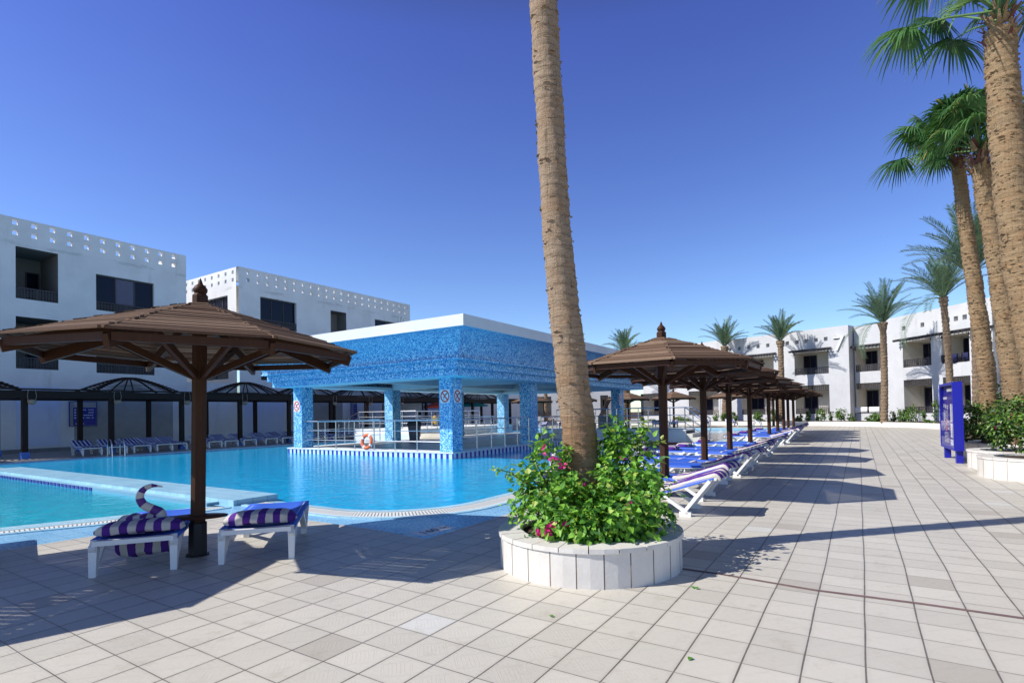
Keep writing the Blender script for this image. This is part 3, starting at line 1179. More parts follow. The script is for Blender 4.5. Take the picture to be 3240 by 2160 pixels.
for i, (u0, u1, m_, lb) in enumerate(((2702, 2745, 'white_paint', 'left white towel over the ground floor railing of the recessed bay'), (2750, 2783, 'white_paint', 'middle white towel over the ground floor railing of the recessed bay'), (2792, 2812, 'white_paint', 'right white towel over the same ground floor railing, beside the palm trunk'))):
    a, b = sorted((cut(u0, B0, B1), cut(u1, B0, B1)))
    cloth('towel', ptB, a, min(b, 3.0), 1.51, .5, M[m_], lb, 'towel', 'white towels drying on the lower railing', i)
for i, (u0, u1, lb) in enumerate(((2984, 2993, 'dark garment at the left end of the upper railing with washing'), (3018, 3034, 'longest dark blue garment hanging over the upper railing'), (3037, 3048, 'narrow dark garment in the middle of the upper railing'), (3053, 3070, 'wide black garment at the right end of the upper railing by the trunks'))):
    a, b = sorted((cut(u0, C0, C1), cut(u1, C0, C1)))
    cloth('garment', ptC, a, b, 5.46, .55 + .15 * (i == 1), M['navy_cloth'] if i % 2 else M['black'], lb, 'laundry', 'dark washing on the upper railing', 20 + i)

# ---- central far building seen through the pavilion
b8 = thing('far_hotel_building', 'distant white two storey building with dark open balconies seen under the pavilion roof', 'building', (0, 0, 0))
mb = MB()
F0, F1 = Vector((-30, 92, 0)), Vector((16, 84, 0))
nF = nin(F0, F1)
ops = []
fun = []
for u0, u1 in ((1276, 1318), (1350, 1376), (1516, 1602), (1700, 1745), (1800, 1850), (1900, 1925)):
    a, b = cut(u0, F0, F1), cut(u1, F0, F1)
    ops.append((a, b, 1.0, 4.1, 2.5, False))
    fun.append((a, b))
    ops.append((a, b, 5.2, 7.4, 1.5, False))
ptF = facade(mb, F0, F1, nF, -.3, 8.6, ops, .4, 0, 8.0, 1)
q0, q1 = F0 + nF * 8, F1 + nF * 8
mb.face([(F1.x, F1.y, -.3), (q1.x, q1.y, -.3), (q1.x, q1.y, 8.6), (F1.x, F1.y, 8.6)])
mb.face([(F0.x, F0.y, 8), (F1.x, F1.y, 8), (q1.x, q1.y, 8), (q0.x, q0.y, 8)])
mb.build('wall', [M['wing'], M['cream']], b8)
for a, b in fun:
    lattice(ptF, a, b, 1.0, 1.75, b8, 'railing', .05, None, 2, .05, .05)
    lattice(ptF, a, b, 3.5, 4.1, b8, 'lattice_screen', .05, None, 1, .05, .05)
    pane(ptF, a + (b - a) * .3, a + (b - a) * .58, 1.01, 3.4, 2.4, b8, 1)
# outside stair on the far building
st = thing('outside_staircase', 'dark outside staircase with slatted flights against the distant white wall', 'staircase', (0, 0, 0))
mb = MB()
pa, pb = at(1893, 1330, 0), None
P = [atY(1898, 1320, 82), atY(1932, 1256, 82)]
mb.beam(P[0], P[1], .25, .55)
mb.build('stringer', M['lattice'], st)
mb = MB()
for k in range(9):
    q = atY(1925, 1310 - k * 6, 81)
    mb.box(q.x - .55, q.x + .55, q.y - .4, q.y + .4, q.z - .06, q.z + .06)
mb.build('tread', M['darkwood'], st)

# ---- low planting wall in front of the wing
LW = [(2, 76), (12, 66), (19.5, 57), (23.5, 51), (26.6, 47), (28.3, 43.6), (28.9, 39.5), (28.3, 36), (26.6, 32.8), (24.0, 29.2), (20.5, 25), (17.0, 20.8)]
mb = MB()
bk = MB()
for i in range(len(LW) - 1):
    a, b = Vector((*LW[i], 0)), Vector((*LW[i + 1], 0))
    n = nin(a, b)
    n0 = nin(Vector((*LW[max(i - 1, 0)], 0)), b)
    n1 = nin(a, Vector((*LW[min(i + 2, len(LW) - 1)], 0)))
    p = [a, b, b + n1 * .35, a + n0 * .35]
    if (p[1] - p[0]).cross(p[2] - p[0]).z < 0:
        p = [p[1], p[0], p[3], p[2]]
    mb.hexa([Vector((q.x, q.y, -.02)) for q in p] + [Vector((q.x, q.y, .36)) for q in p])
tag(mb.build('low_wall', M['planter']), 'low curved cream wall bounding the planting bed in front of wing 7', 'wall')
soil_loop = [(*p,) for p in LW] + [(24, 20), (33.2, 26), (34.0, 37.6), (33.2, 47), (31.5, 50.5), (23, 60.5), (16.8, 70.7), (8, 85), (-2, 88)]
mb = MB()
mb.poly([soil_loop], .3)
tag(mb.build('planting_bed', M['soil']), kind='structure')
# ============================================================ PAVILION ON THE POOL
pv = thing('pool_pavilion', 'large blue mosaic pavilion with flared white topped roof standing in the pool', 'pavilion', (0, 0, 0))
S0, S1, T0, T1 = 15.44, 32.6, 12.48, 22.15


def ring(mb, o0, z0, o1, z1, m=0):
    TR = T1 - .3
    e0, e1 = min(o0, 0), min(o1, 0)
    a = [ST(S0 - o0, T0 - o0, z0), ST(S1 + o0, T0 - o0, z0), ST(S1 + o0, TR + e0, z0), ST(S0 - o0, TR + e0, z0)]
    b = [ST(S0 - o1, T0 - o1, z1), ST(S1 + o1, T0 - o1, z1), ST(S1 + o1, TR + e1, z1), ST(S0 - o1, TR + e1, z1)]
    for i in range(4):
        j = (i + 1) % 4
        mb.face([a[i], a[j], b[j], b[i]], m)


mb = MB()
prof = [(-.62, 3.1, 1), (-.62, 2.95, 1), (.93, 2.93, 1), (.95, 2.93, 0), (.95, 3.17, 3), (1.2, 3.17, 2), (1.2, 3.21, 2), (1.2, 3.41, 3), (1.5, 3.41, 2), (1.5, 3.47, 2), (1.42, 3.47, 2)]
for (a, b, _), (c_, d, m_) in zip(prof, prof[1:]):
    ring(mb, a, b, c_, d, {0: 0, 1: 1, 2: 2, 3: 2}[m_])
n = 8
for i in range(n):
    f0, f1 = i / n, (i + 1) / n
    cov = lambda f: (1.42 + 1.08 * (1 - math.cos(f * PI / 2)) ** .8, 3.47 + .8 * math.sin(f * PI / 2) ** 1.15)
    (a, b), (c_, d) = cov(f0), cov(f1)
    ring(mb, a, b, c_, d, 0)
endp = [(o, z) for o, z, _ in prof] + [(1.42 + 1.08 * (1 - math.cos(i / 8 * PI / 2)) ** .8, 3.47 + .8 * math.sin(i / 8 * PI / 2) ** 1.15) for i in range(9)]
endp = [q for q in endp if q[0] > 0]
mb.face([ST(S0 - o, T1 - .302, z) for o, z in endp] + [ST(S1 + o, T1 - .302, z) for o, z in reversed(endp)], 0)
mb.build('cornice', [M['mosaic'], M['aqua'], M['mosaic_light']], pv)
mb = MB()
ring(mb, 2.46, 4.27, 2.54, 4.27)
ring(mb, 2.54, 4.27, 2.54, 4.62)
ring(mb, 2.54, 4.62, 2.2, 4.62)
ring(mb, 2.2, 4.62, 2.2, 4.45)
mb.sbox(S0 - 2.2, S1 + 2.2, T0 - 2.2, T1 - .32, 4.4, 4.45)
mb.sbox(S0 - 2.53, S1 + 2.53, T1 - .3, T1 - .1, 4.27, 4.615)
mb.build('roof', M['white'], pv)
mb = MB()
mb.sbox(S0 + .6, S1 - .6, T0 + .6, T1 - .9, 3.3, 3.34)
for s_ in (S0 + .3, S0 + 5.95, S0 + 11.6, S1 - .3):
    mb.sbox(s_ - .22, s_ + .22, T0 + .62, T1 - .92, 2.96, 3.299, 1)
for t_ in (T0 + 4.85,):
    for k, (a, b) in enumerate(((S0 + .55, S0 + 5.7), (S0 + 6.2, S0 + 11.35), (S0 + 11.85, S1 - .55))):
        mb.sbox(a, b, t_ - .2, t_ + .2, 3.0, 3.298, 1)
mb.build('ceiling', [M['aqua_dark'], M['aqua']], pv)
for s_ in (S0, S0 + 5.65, S0 + 11.3, S1 - .62):
    for t_ in (T0 + .02, T1 - 1.0):
        mb = MB()
        mb.sbox(s_ + .02, s_ + .62, t_, t_ + .6, .2, 2.948)
        mb.build('pillar', M['mosaic_light'], pv)
mb = MB()
mb.sbox(S0, S1, T0, T1, -.6, .165, 0)
mb.sbox(S0 - .03, S1 + .03, T0 - .03, T1 + .03, .166, .215, 1)
mb.sbox(S0 + .75, S1 - .75, T0 + .75, T1 - .75, .215, .221, 2)
mb.build('platform', [M['coping'], M['white'], M['greydeck']], pv)
mb = MB()
mb.face([ST(S0 - .012, T0 - .012, -.05), ST(S0 - .012, T1, -.05), ST(S0 - .012, T1, .16), ST(S0 - .012, T0 - .012, .16)])
mb.face([ST(S0 - .012, T0 - .012, -.05), ST(S1, T0 - .012, -.05), ST(S1, T0 - .012, .16), ST(S0 - .012, T0 - .012, .16)])
mb.build('striped_tiles', M['stripes'], pv)
M['navy'].node_tree.nodes['Principled BSDF'].inputs['Base Color'].default_value = (.02, .02, .26, 1)


# ---- stainless railings: each run is one thing with posts and rails
def rail_run(label, P0, P1, nposts, z0, h=1.18, rails=(.36, .77), slope=0.0, rad=.025):
    """P0, P1 plan points"""
    P0, P1 = Vector((P0[0], P0[1], 0)), Vector((P1[0], P1[1], 0))
    o = thing('railing', label, 'railing', (P0.x, P0.y, z0), 0, 'stainless railings around the pool bar')
    D = P1 - P0
    for i in range(nposts):
        q = D * (i / (nposts - 1))
        dz = slope * i / (nposts - 1)
        mb = MB()
        mb.tube([(q.x, q.y, dz), (q.x, q.y, dz + h)], rad, 7)
        mb.tube([(q.x, q.y, dz), (q.x, q.y, dz + .015)], rad * 2.2, 8)
        mb.build('post', M['steel'], o)
    for k, z in enumerate(list(rails) + [h]):
        mb = MB()
        mb.tube([(0, 0, z), (D.x, D.y, z + slope)], rad * (1.15 if z == h else .65), 7)
        mb.build('handrail' if z == h else 'rail', M['steel'], o)
    return o


def rr(label, a, b, n, z0=.215, **k):
    return rail_run(label, ST(*a), ST(*b), n, z0, **k)


rr('stainless railing along the lit front edge of the pavilion platform, behind the lifebuoy', (15.62, 21.4), (15.62, 13.2), 8)
rr('stainless railing along the shaded pool side of the pavilion between the first two pillars', (16.1, 12.6), (21.05, 12.6), 6)
rr('stainless railing at the back of the pavilion platform nearest the left pillar', (16.2, 22.02), (21.0, 22.02), 5)
rr('stainless railing at the back of the pavilion platform between its second and third pillars', (23.9, 22.02), (26.7, 22.02), 4)
rr('stainless railing at the far pool side of the pavilion seen left of the palm trunk', (27.6, 22.02), (31.9, 22.02), 5)
rr('short stainless railing on the shaded platform edge just left of the palm trunk', (22.2, 12.6), (26.6, 12.6), 5)
rr('raised stainless railing along the walkway beyond the pavilion, above the first', (24.5, 27.6), (24.5, 22.6), 5, z0=.75, h=1.1)
rr('raised stainless railing beyond the inner pillars in front of the bar tables', (25.2, 24.4), (33.5, 24.4), 7, z0=.75, h=1.1)
rr('dark stepped stainless handrail descending at the left of the raised walkway', (24.5, 29.6), (24.5, 27.6), 3, z0=.0, slope=.75, h=1.1)
# raised walkway beyond
mb = MB()
mb.sbox(24.3, 35, 22.4, 27.8, -.3, .75)
mb.sbox(23.9, 24.3, 22.5, 27.4, -.3, .5)
mb.sbox(24.28, 24.3, 22.4, 27.8, .5, .74)
wk = mb.build('raised_walkway', M['white'])
tag(wk, 'low white raised walkway between the pavilion and the shaded pergola', 'walkway')
# ---- bridge from the pavilion to the near deck
br = thing('footbridge', 'low white footbridge with steps joining the pavilion to the umbrella deck', 'bridge', (0, 0, 0))
mb = MB()
N_ = 24
top, bot = [], []
for i in range(N_ + 1):
    t_ = 13.5 - (13.5 - 6.65) * i / N_
    top.append((t_, .64))
for sA, sB in ((25.0, 25.0),):
    arch = []
    for i in range(N_ + 1):
        t_ = top[i][0]
        if t_ > 8.6:
            arch.append((t_, .12 + .06 * math.sin(PI * min(1, (13.5 - t_) / 4.9))))
        else:
            arch.append((t_, -.3))
    for i in range(N_):
        for s_ in (25.0, 26.6):
            q = [ST(s_, arch[i][0], arch[i][1]), ST(s_, arch[i + 1][0], arch[i + 1][1]), ST(s_, top[i + 1][0], .64), ST(s_, top[i][0], .64)]
            mb.face(q)
        mb.face([ST(25, arch[i][0], arch[i][1]), ST(26.6, arch[i][0], arch[i][1]), ST(26.6, arch[i + 1][0], arch[i + 1][1]), ST(25, arch[i + 1][0], arch[i + 1][1])])
mb.sbox(24.96, 26.64, 6.65, 13.5, .64, .7)
mb.build('span', M['white'], br)
mb = MB()
mb.sbox(25, 26.6, 6.36, 6.65, -.03, .52)
mb.sbox(25, 26.6, 6.06, 6.36, -.03, .35)
mb.sbox(25, 26.6, 5.76, 6.06, -.03, .18)
mb.build('steps', M['cream'], br)
mb = MB()
mb.sbox(24.85, 24.998, 6.4, 8.5, -.05, .12)
mb.build('plinth', M['redbrick'], br)
rr('stainless railing along the near side of the white footbridge', (25.08, 13.3), (25.08, 6.7), 7, z0=.7, h=1.02, rails=(.32, .66))
rr('stainless railing along the far side of the white footbridge', (26.5, 13.3), (26.5, 6.7), 7, z0=.7, h=1.02, rails=(.32, .66))
rr('sloping near handrail down the footbridge steps', (25.08, 6.7), (25.08, 5.9), 2, z0=.7, h=1.02, rails=(.32, .66), slope=-.55)
rr('sloping far handrail down the footbridge steps', (26.5, 6.7), (26.5, 5.9), 2, z0=.7, h=1.02, rails=(.32, .66), slope=-.55)


# ---- prohibition signs (no diving)
def no_diving(p, xdir, label, sz=(.44, .5)):
    o = thing('no_diving_sign', label, 'sign', p, math.atan2(xdir.y, xdir.x), 'no diving signs on the mosaic pillars')
    mb = MB()
    mb.box(-sz[0] / 2, sz[0] / 2, -.012, 0, -sz[1] / 2, sz[1] / 2)
    mb.build('plate', M['white_paint'], o)
    mb = MB()
    n = 32
    ro, ri = sz[0] * .47, sz[0] * .36
    ky = sz[1] / sz[0] * .97
    for i in range(n):
        a, b = 2 * PI * i / n, 2 * PI * (i + 1) / n
        mb.face([(ro * math.cos(a), -.0145, ro * ky * math.sin(a)), (ro * math.cos(b), -.0145, ro * ky * math.sin(b)), (ri * math.cos(b), -.0145, ri * ky * math.sin(b)), (ri * math.cos(a), -.0145, ri * ky * math.sin(a))])
    mb.beam((-ri * .72, -.0150, ri * ky * .72), (ri * .72, -.0150, -ri * ky * .72), .001, .05)
    mb.build('prohibition_ring', M['red'], o)
    mb = MB()
    for a, b, w_ in (((.11, .11), (.0, .035), .045), ((.0, .035), (-.025, -.03), .042), ((-.025, -.03), (-.07, -.11), .022)):
        mb.beam((a[0], -.0138, a[1]), (b[0], -.0138, b[1]), .001, w_)
    mb.face([(-.075 + .022 * math.cos(2 * PI * i / 10), -.0136, -.03 + .022 * math.sin(2 * PI * i / 10)) for i in range(10)])
    for k in range(3):
        mb.beam((-.06 + .045 * k, -.0137, -.12), (-.025 + .045 * k, -.0137, -.112), .001, .007)
    mb.build('diver_pictogram', M['black'], o)
    return o


nv = V * -1
no_diving(ST(15.44 + .02, 12.81, 2.27), nv, 'round red no diving sign on the sunlit face of the corner pillar')
no_diving(ST(15.78, 12.50, 2.27), U, 'round red no diving sign on the shaded face of the corner pillar', (.4, .5))
no_diving(ST(15.46, 21.49, 2.1), nv, 'round red no diving sign on the leftmost front pillar', (.42, .5))
no_diving(ST(26.74 + 5.3, 12.50, 2.3), U, 'small no diving sign on the far right pillar behind the palm trunk', (.4, .7))

# ---- lifebuoy leaning on the railing
lb = thing('lifebuoy', 'orange lifebuoy with white bands leaning on the platform railing', 'lifebuoy', ST(15.47, 16.98, .56), math.atan2(-V.y, -V.x))
mb = MB()
n, n2 = 48, 12
rows = []
for i in range(n + 1):
    a = 2 * PI * i / n
    c_ = Vector((math.cos(a) * .265, 0, math.sin(a) * .265))
    rows.append([c_ + Vector((math.cos(a), 0, math.sin(a))) * (.075 * math.cos(2 * PI * k / n2)) + Vector((0, .055 * math.sin(2 * PI * k / n2), 0)) for k in range(n2)])
mb.grid(rows, 0, True, True, lambda i, j: 1 if (i + 5) % 12 < 2 else 0)
ringo = mb.build('ring', [M['orange'], M['white_paint']], lb)
ringo.rotation_euler = (R(-8), 0, 0)
mb = MB()
for q in range(4):
    pts = []
    for i in range(9):
        a = 2 * PI * (q * 12 + 1 + i * 10 / 8 + 1) / 48 - R(30)
        rr_ = .35 + .03 * math.sin(PI * i / 8)
        pts.append((math.cos(a) * rr_, -.01, math.sin(a) * rr_))
    mb.tube(pts, .007, 5)
mb.build('grab_rope', M['white_paint'], lb)

# ---- litter bin behind the pavilion, and small flower trough
tb = thing('litter_bin', 'dark grey litter bin with black open lid behind the inner mosaic pillar', 'bin', ST(22.3, 20.7, .222))
mb = MB()
mb.lathe((0, 0, 0), [(.0, 0), (.28, .0), (.36, .75), (.36, .8)], 4, 0, False, R(20))
mb.build('body', mat('dark_grey_plastic', (.07, .08, .11), .5), tb)
mb = MB()
mb.lathe((0, 0, .8), [(.4, 0), (.4, .12), (.3, .3), (0, .36)], 4, 0, False, R(20))
mb.build('lid', M['black'], tb)
tr = thing('planter_trough', 'pale stone trough on the edge of the raised steps behind the pavilion', 'planter', ST(24.0, 21.3, .0))
mb = MB()
mb.sbox(-.2, .4, -2.3, .3, .222, .5)
mb.sbox(-.3, -.2, -2.3, .3, .222, .36)
mb.build('trough', M['cream'], tr)

# ============================================================ PERGOLA WITH LATTICE DOMES
pg = thing('pergola', 'long dark wooden pergola with slatted domes along the far side of the pool', 'pergola', (0, 0, 0))
posts = [8.48 + 3.27 * k for k in range(-2, 14)]
for k, s_ in enumerate(posts):
    for t_ in (30.8, 34.5):
        mb = MB()
        mb.sbox(s_ - .1, s_ + .1, t_ - .1, t_ + .1, .3, 2.7)
        po = mb.build('post', M['darkwood'], pg)
        mb = MB()
        mb.sbox(s_ - .14, s_ + .14, t_ - .14, t_ + .14, .006, .3)
        mb.build('post_base', M.setdefault('post_base', mat('blue_painted_base', (.05, .15, .5), .5)), po)
for t_ in (30.8, 34.5):
    mb = MB()
    for a, b in zip(posts, posts[1:]):
        r2 = random.Random(int(a * 7 + t_))
        mb.sbox(a, b - .004, t_ - .14, t_ + .14, 2.68, 3.02 + r2.uniform(-.02, .02))
        mb.sbox(a, b - .004, t_ - .19, t_ + .19, 3.04, 3.1)
    mb.build('beam', M['darkwood'], pg)
mb = MB()
for a in posts:
    mb.sbox(a - .08, a + .08, 30.95, 34.35, 2.72, 2.95)
mb.build('cross_beam', M['darkwood'], pg)
domes = [6.6, 13.4, 19.9, 24.4, 29.0, 34.0, 39.5, 45.0]
for dc in domes:
    c0 = ST(dc, 32.9, 3.1)
    mb = MB()
    Rd, hd, ns = 2.35, .78, 13
    for i in range(ns):
        f = i / ns
        r_ = Rd * (1 - f * .93)
        z = hd * (.5 * math.sin(f * PI / 2) + .5 * f) + .03
        seg = 12
        for k in range(seg):
            a, b = 2 * PI * k / seg - .02, 2 * PI * (k + 1) / seg + .02
            mb.beam(c0 + Vector((r_ * math.cos(a), r_ * math.sin(a), z)), c0 + Vector((r_ * math.cos(b), r_ * math.sin(b), z)), .085, .022)
    for k in range(12):
        a = 2 * PI * k / 12
        pts = [c0 + Vector((Rd * (1 - f * .93) * math.cos(a), Rd * (1 - f * .93) * math.sin(a), hd * (.5 * math.sin(f * PI / 2) + .5 * f) - .01)) for f in (0, .25, .5, .75, 1)]
        for p, q in zip(pts, pts[1:]):
            mb.beam(p, q, .05, .06)
    mb.build('slatted_dome', M['darkwood'], pg)
k = 0
names = ['first from the left', 'second from the left', 'third from the left, just left of the umbrella pole', 'fourth from the left, right of the umbrella pole', 'just right of the left mosaic pillar', 'left of the inner mosaic pillar', 'just left of the corner pillar', 'half hidden by the corner pillar']
for i, s_ in enumerate(posts[2:10]):
    o = thing('pendant_lamp', 'basket lamp under the pergola beam, ' + names[i], 'lamp', ST(s_ + .2, 30.6, 2.5), GA, 'basket lamps under the pergola beam')
    mb = MB()
    mb.lathe((0, 0, 0), [(.0, -.13), (.09, -.11), (.15, -.03), (.16, .04), (.13, .1), (.0, .11)], 12)
    mb.build('basket', M.setdefault('basket', plaster('rough_clay', (.34, .27, .2), (.2, .15, .11), 9.0)), o)
    mb = MB()
    for x in (-.13, .13):
        mb.tube([(x, 0, .07), (x * 1.2, 0, .28), (x * .9, 0, .55)], .012, 5)
    mb.build('strap', M['basket'], o)

# ---- pool ladders
def ladder(s, t, label, dirs, wd=.5):
    o = thing('pool_ladder', label, 'ladder', ST(s, t, 0), 0)
    for k in (0, 1):
        off = Vector((-dirs.y, dirs.x, 0)) * (wd * k)
        mb = MB()
        pts = []
        for a, z in ((.35, 0), (.35, .45), (.3, .66), (.15, .78), (-.02, .72), (-.12, .5), (-.15, .0), (-.15, -.5)):
            pts.append(off + dirs * a + Vector((0, 0, z)))
        mb.tube(pts, .022, 8)
        mb.build('handrail', M['steel'], o)
    mb = MB()
    for z in (-.1, -.35):
        mb.tube([dirs * -.15 + Vector((0, 0, z)), dirs * -.15 + Vector((-dirs.y, dirs.x, 0)) * wd + Vector((0, 0, z))], .018, 6)
    mb.build('rung', M['steel'], o)
    return o


ladder(11.35, 28.5, 'chrome pool ladder at the far edge in front of the shaded loungers', V)
ladder(40.0, 6.0, 'chrome pool ladder at the near edge beyond the footbridge', V * -1, .6)


# ============================================================ SLATTED UMBRELLAS
def make_umbrella(seed=1, full=True):
    rd = random.Random(seed)
    o = thing('slatted_umbrella', 'octagonal brown slatted wooden umbrella', 'umbrella')
    RE, ZE, ZT, RT = 1.72, 2.365, 2.9, .16
    mb = MB()
    mb.lathe((0, 0, .22), [(0, 0), (.083, 0), (.083, 2.75), (0, 2.75)], 8, 0, False, R(22.5))
    mb.build('pole', M['wood'], o)
    mb = MB()
    mb.lathe((0, 0, 0), [(0.13, 0), (.13, .015), (.105, .02), (.1, .38), (.086, .39)], 8, 0, False, R(22.5))
    mb.build('pole_base', M['black'], o)
    mb = MB()
    nsl = 19
    AP = [(math.cos(R(45 * k)), math.sin(R(45 * k))) for k in range(8)]
    for k in range(8):
        a0, a1 = R(45 * k - 22.5), R(45 * k + 22.5)
        v0, v1 = Vector((math.cos(a0), math.sin(a0), 0)), Vector((math.cos(a1), math.sin(a1), 0))
        nrm = (v0 + v1).normalized()
        tdir = (v1 - v0).normalized()
        # sloped frame of this panel
        for i in range(nsl):
            f = (i + .15) / nsl
            r_ = RE + .1 - (RE + .1 - RT) * f
            z = ZE + (ZT - ZE) * f + .03
            apo = r_ * math.cos(PI / 8)
            half = r_ * math.sin(PI / 8) + .012 + rd.uniform(0, .03)
            half2 = r_ * math.sin(PI / 8) + .012 + rd.uniform(0, .03)
            wd = .07
            dz = rd.uniform(-.004, .004)
            sl_ = (ZT - ZE) / ((RE + .1 - RT) * math.cos(PI / 8))
            c0 = nrm * apo + Vector((0, 0, z + dz))
            inn = -nrm * wd + Vector((0, 0, wd * sl_ - .004))
            th = Vector((0, 0, rd.uniform(.018, .03)))
            lift = Vector((0, 0, rd.uniform(-.004, .008)))
            shr = wd * math.tan(PI / 8)
            p = [c0 - tdir * half, c0 + tdir * half2 + lift, c0 + tdir * (half2 - shr) + inn + lift, c0 - tdir * (half - shr) + inn]
            mb.hexa(p + [q + th for q in p], rd.choice((0, 0, 0, 1, 1, 2)))
    mb.build('canopy', [M['slat'], M['slat_dark'], M['slat_pale']], o)
    mb = MB()
    for k in range(8):
        a = R(45 * k + 22.5)
        d = Vector((math.cos(a), math.sin(a), 0))
        mb.beam(d * .07 + Vector((0, 0, ZT - .06)), d * (RE + .02) + Vector((0, 0, ZE - .065)), .05, .12)
    mb.build('rafter', M['wood'], o)
    for k in range(8):
        a = R(45 * k + 22.5)
        d = Vector((math.cos(a), math.sin(a), 0))
        mb = MB()
        mb.beam(d * .06 + Vector((0, 0, 2.1)), d * .98 + Vector((0, 0, ZE + (ZT - ZE) * .47 - .1)), .045, .075)
        mb.build('strut', M['wood'], o)
    for k in range(8):
        a0, a1 = R(45 * k - 22.5), R(45 * k + 22.5)
        v0, v1 = Vector((math.cos(a0), math.sin(a0), 0)) * (RE - .0), Vector((math.cos(a1), math.sin(a1), 0)) * (RE - .0)
        q = (v1 - v0).normalized() * .03
        mb = MB()
        mb.beam(v0 + q + Vector((0, 0, ZE - .02)), v1 - q + Vector((0, 0, ZE - .02)), .035, .075)
        mb.build('fascia_board', M['wood'], o)
    mb = MB()
    mb.lathe((0, 0, 2.89), [(.12, 0), (.12, .04), (.088, .05), (.088, .17), (.062, .2)], 8, 0, False, R(22.5))
    mb.lathe((0, 0, 3.08), [(.05, 0), (.075, .03), (.08, .06), (.055, .1), (.03, .12), (.018, .16), (.0, .2)], 12)
    mb.build('finial', M['wood'], o)
    return o


# front edge of the octagon turned as in the photo: outermost eave corner headings -80 + 45k
um = make_umbrella()
um.location = (-3.74, 6.42, 0)
um.rotation_euler = (0, 0, R(-84 - 22.5))
um['label'] = 'large slatted brown umbrella in the left foreground over two loungers'
UG = 'octagonal slatted umbrellas'
um['group'] = UG
um.rotation_euler = (Matrix.Rotation(R(1.1), 3, 'Y') @ Matrix.Rotation(R(-84 - 22.5), 3, 'Z')).to_euler()
# small drink shelf around the foreground pole
sh = thing('pole_shelf', 'brown plank shelf around the foreground umbrella pole between the two loungers', 'shelf', (-3.74, 6.42, .0))
mb = MB()
mb.lathe((0, 0, .43), [(.1, .0), (.3, .012), (.31, .03), (.1, .04)], 24)
mb.v = [(x * 1.08, y * .6, z) for x, y, z in mb.v]
mb.v = [(x * math.cos(R(12)) - y * math.sin(R(12)), x * math.sin(R(12)) + y * math.cos(R(12)), z) for x, y, z in mb.v]
mb.build('top', M['wood'], sh)
dup(um, (-7.05, 4.95, 0), R(-95), 'slatted umbrella mostly out of frame, only its right eave showing at the left edge', UG)
row = [(2096, 1201, 10.2), (2224, 1218, 13.3), (2305, 1236, 16.6), (2370, 1242, 20.0), (2431, 1249, 25.9), (2458, 1252, 28.5), (2478, 1255, 31.0), (2492, 1257, 33.2), (2509, 1259, 35.5)]
ordn = ['nearest slatted umbrella of the right hand row, beside the palm planter', 'second slatted umbrella of the right hand row, its finial just above the first canopy', 'third slatted umbrella of the right hand row', 'fourth slatted umbrella of the right hand row', 'fifth slatted umbrella of the right hand row, beyond the wider gap', 'sixth slatted umbrella of the right hand row', 'seventh slatted umbrella of the right hand row', 'eighth slatted umbrella of the right hand row', 'farthest slatted umbrella of the right hand row']
for i, (px_, py_, Y_) in enumerate(row):
    q = atY(px_, py_, Y_)
    q.z = 0
    dup(um, q, R((12, 20, 3, 40, 10, 27, 15, 33, 8)[i]), ordn[i], UG)
for i, (x, y, lbx) in enumerate(((14.6, 49, 'slatted umbrella beyond the pool seen between the first and second poles of the row'), (10.6, 49.5, 'slatted umbrella beyond the pool behind the far right mosaic pillar'), (19.3, 48, 'slatted umbrella beyond the pool seen between the second and third poles of the row'), (6.0, 50.5, 'slatted umbrella beyond the pool just right of the palm trunk'), (1.9, 51, 'slatted umbrella beyond the pool just left of the palm trunk'), (23.6, 49, 'slatted umbrella beyond the pool behind the fourth pole of the row'))):
    dup(um, (x, y, 0), R(17 * i), lbx, 'octagonal slatted umbrellas beyond the pool', 1.1)


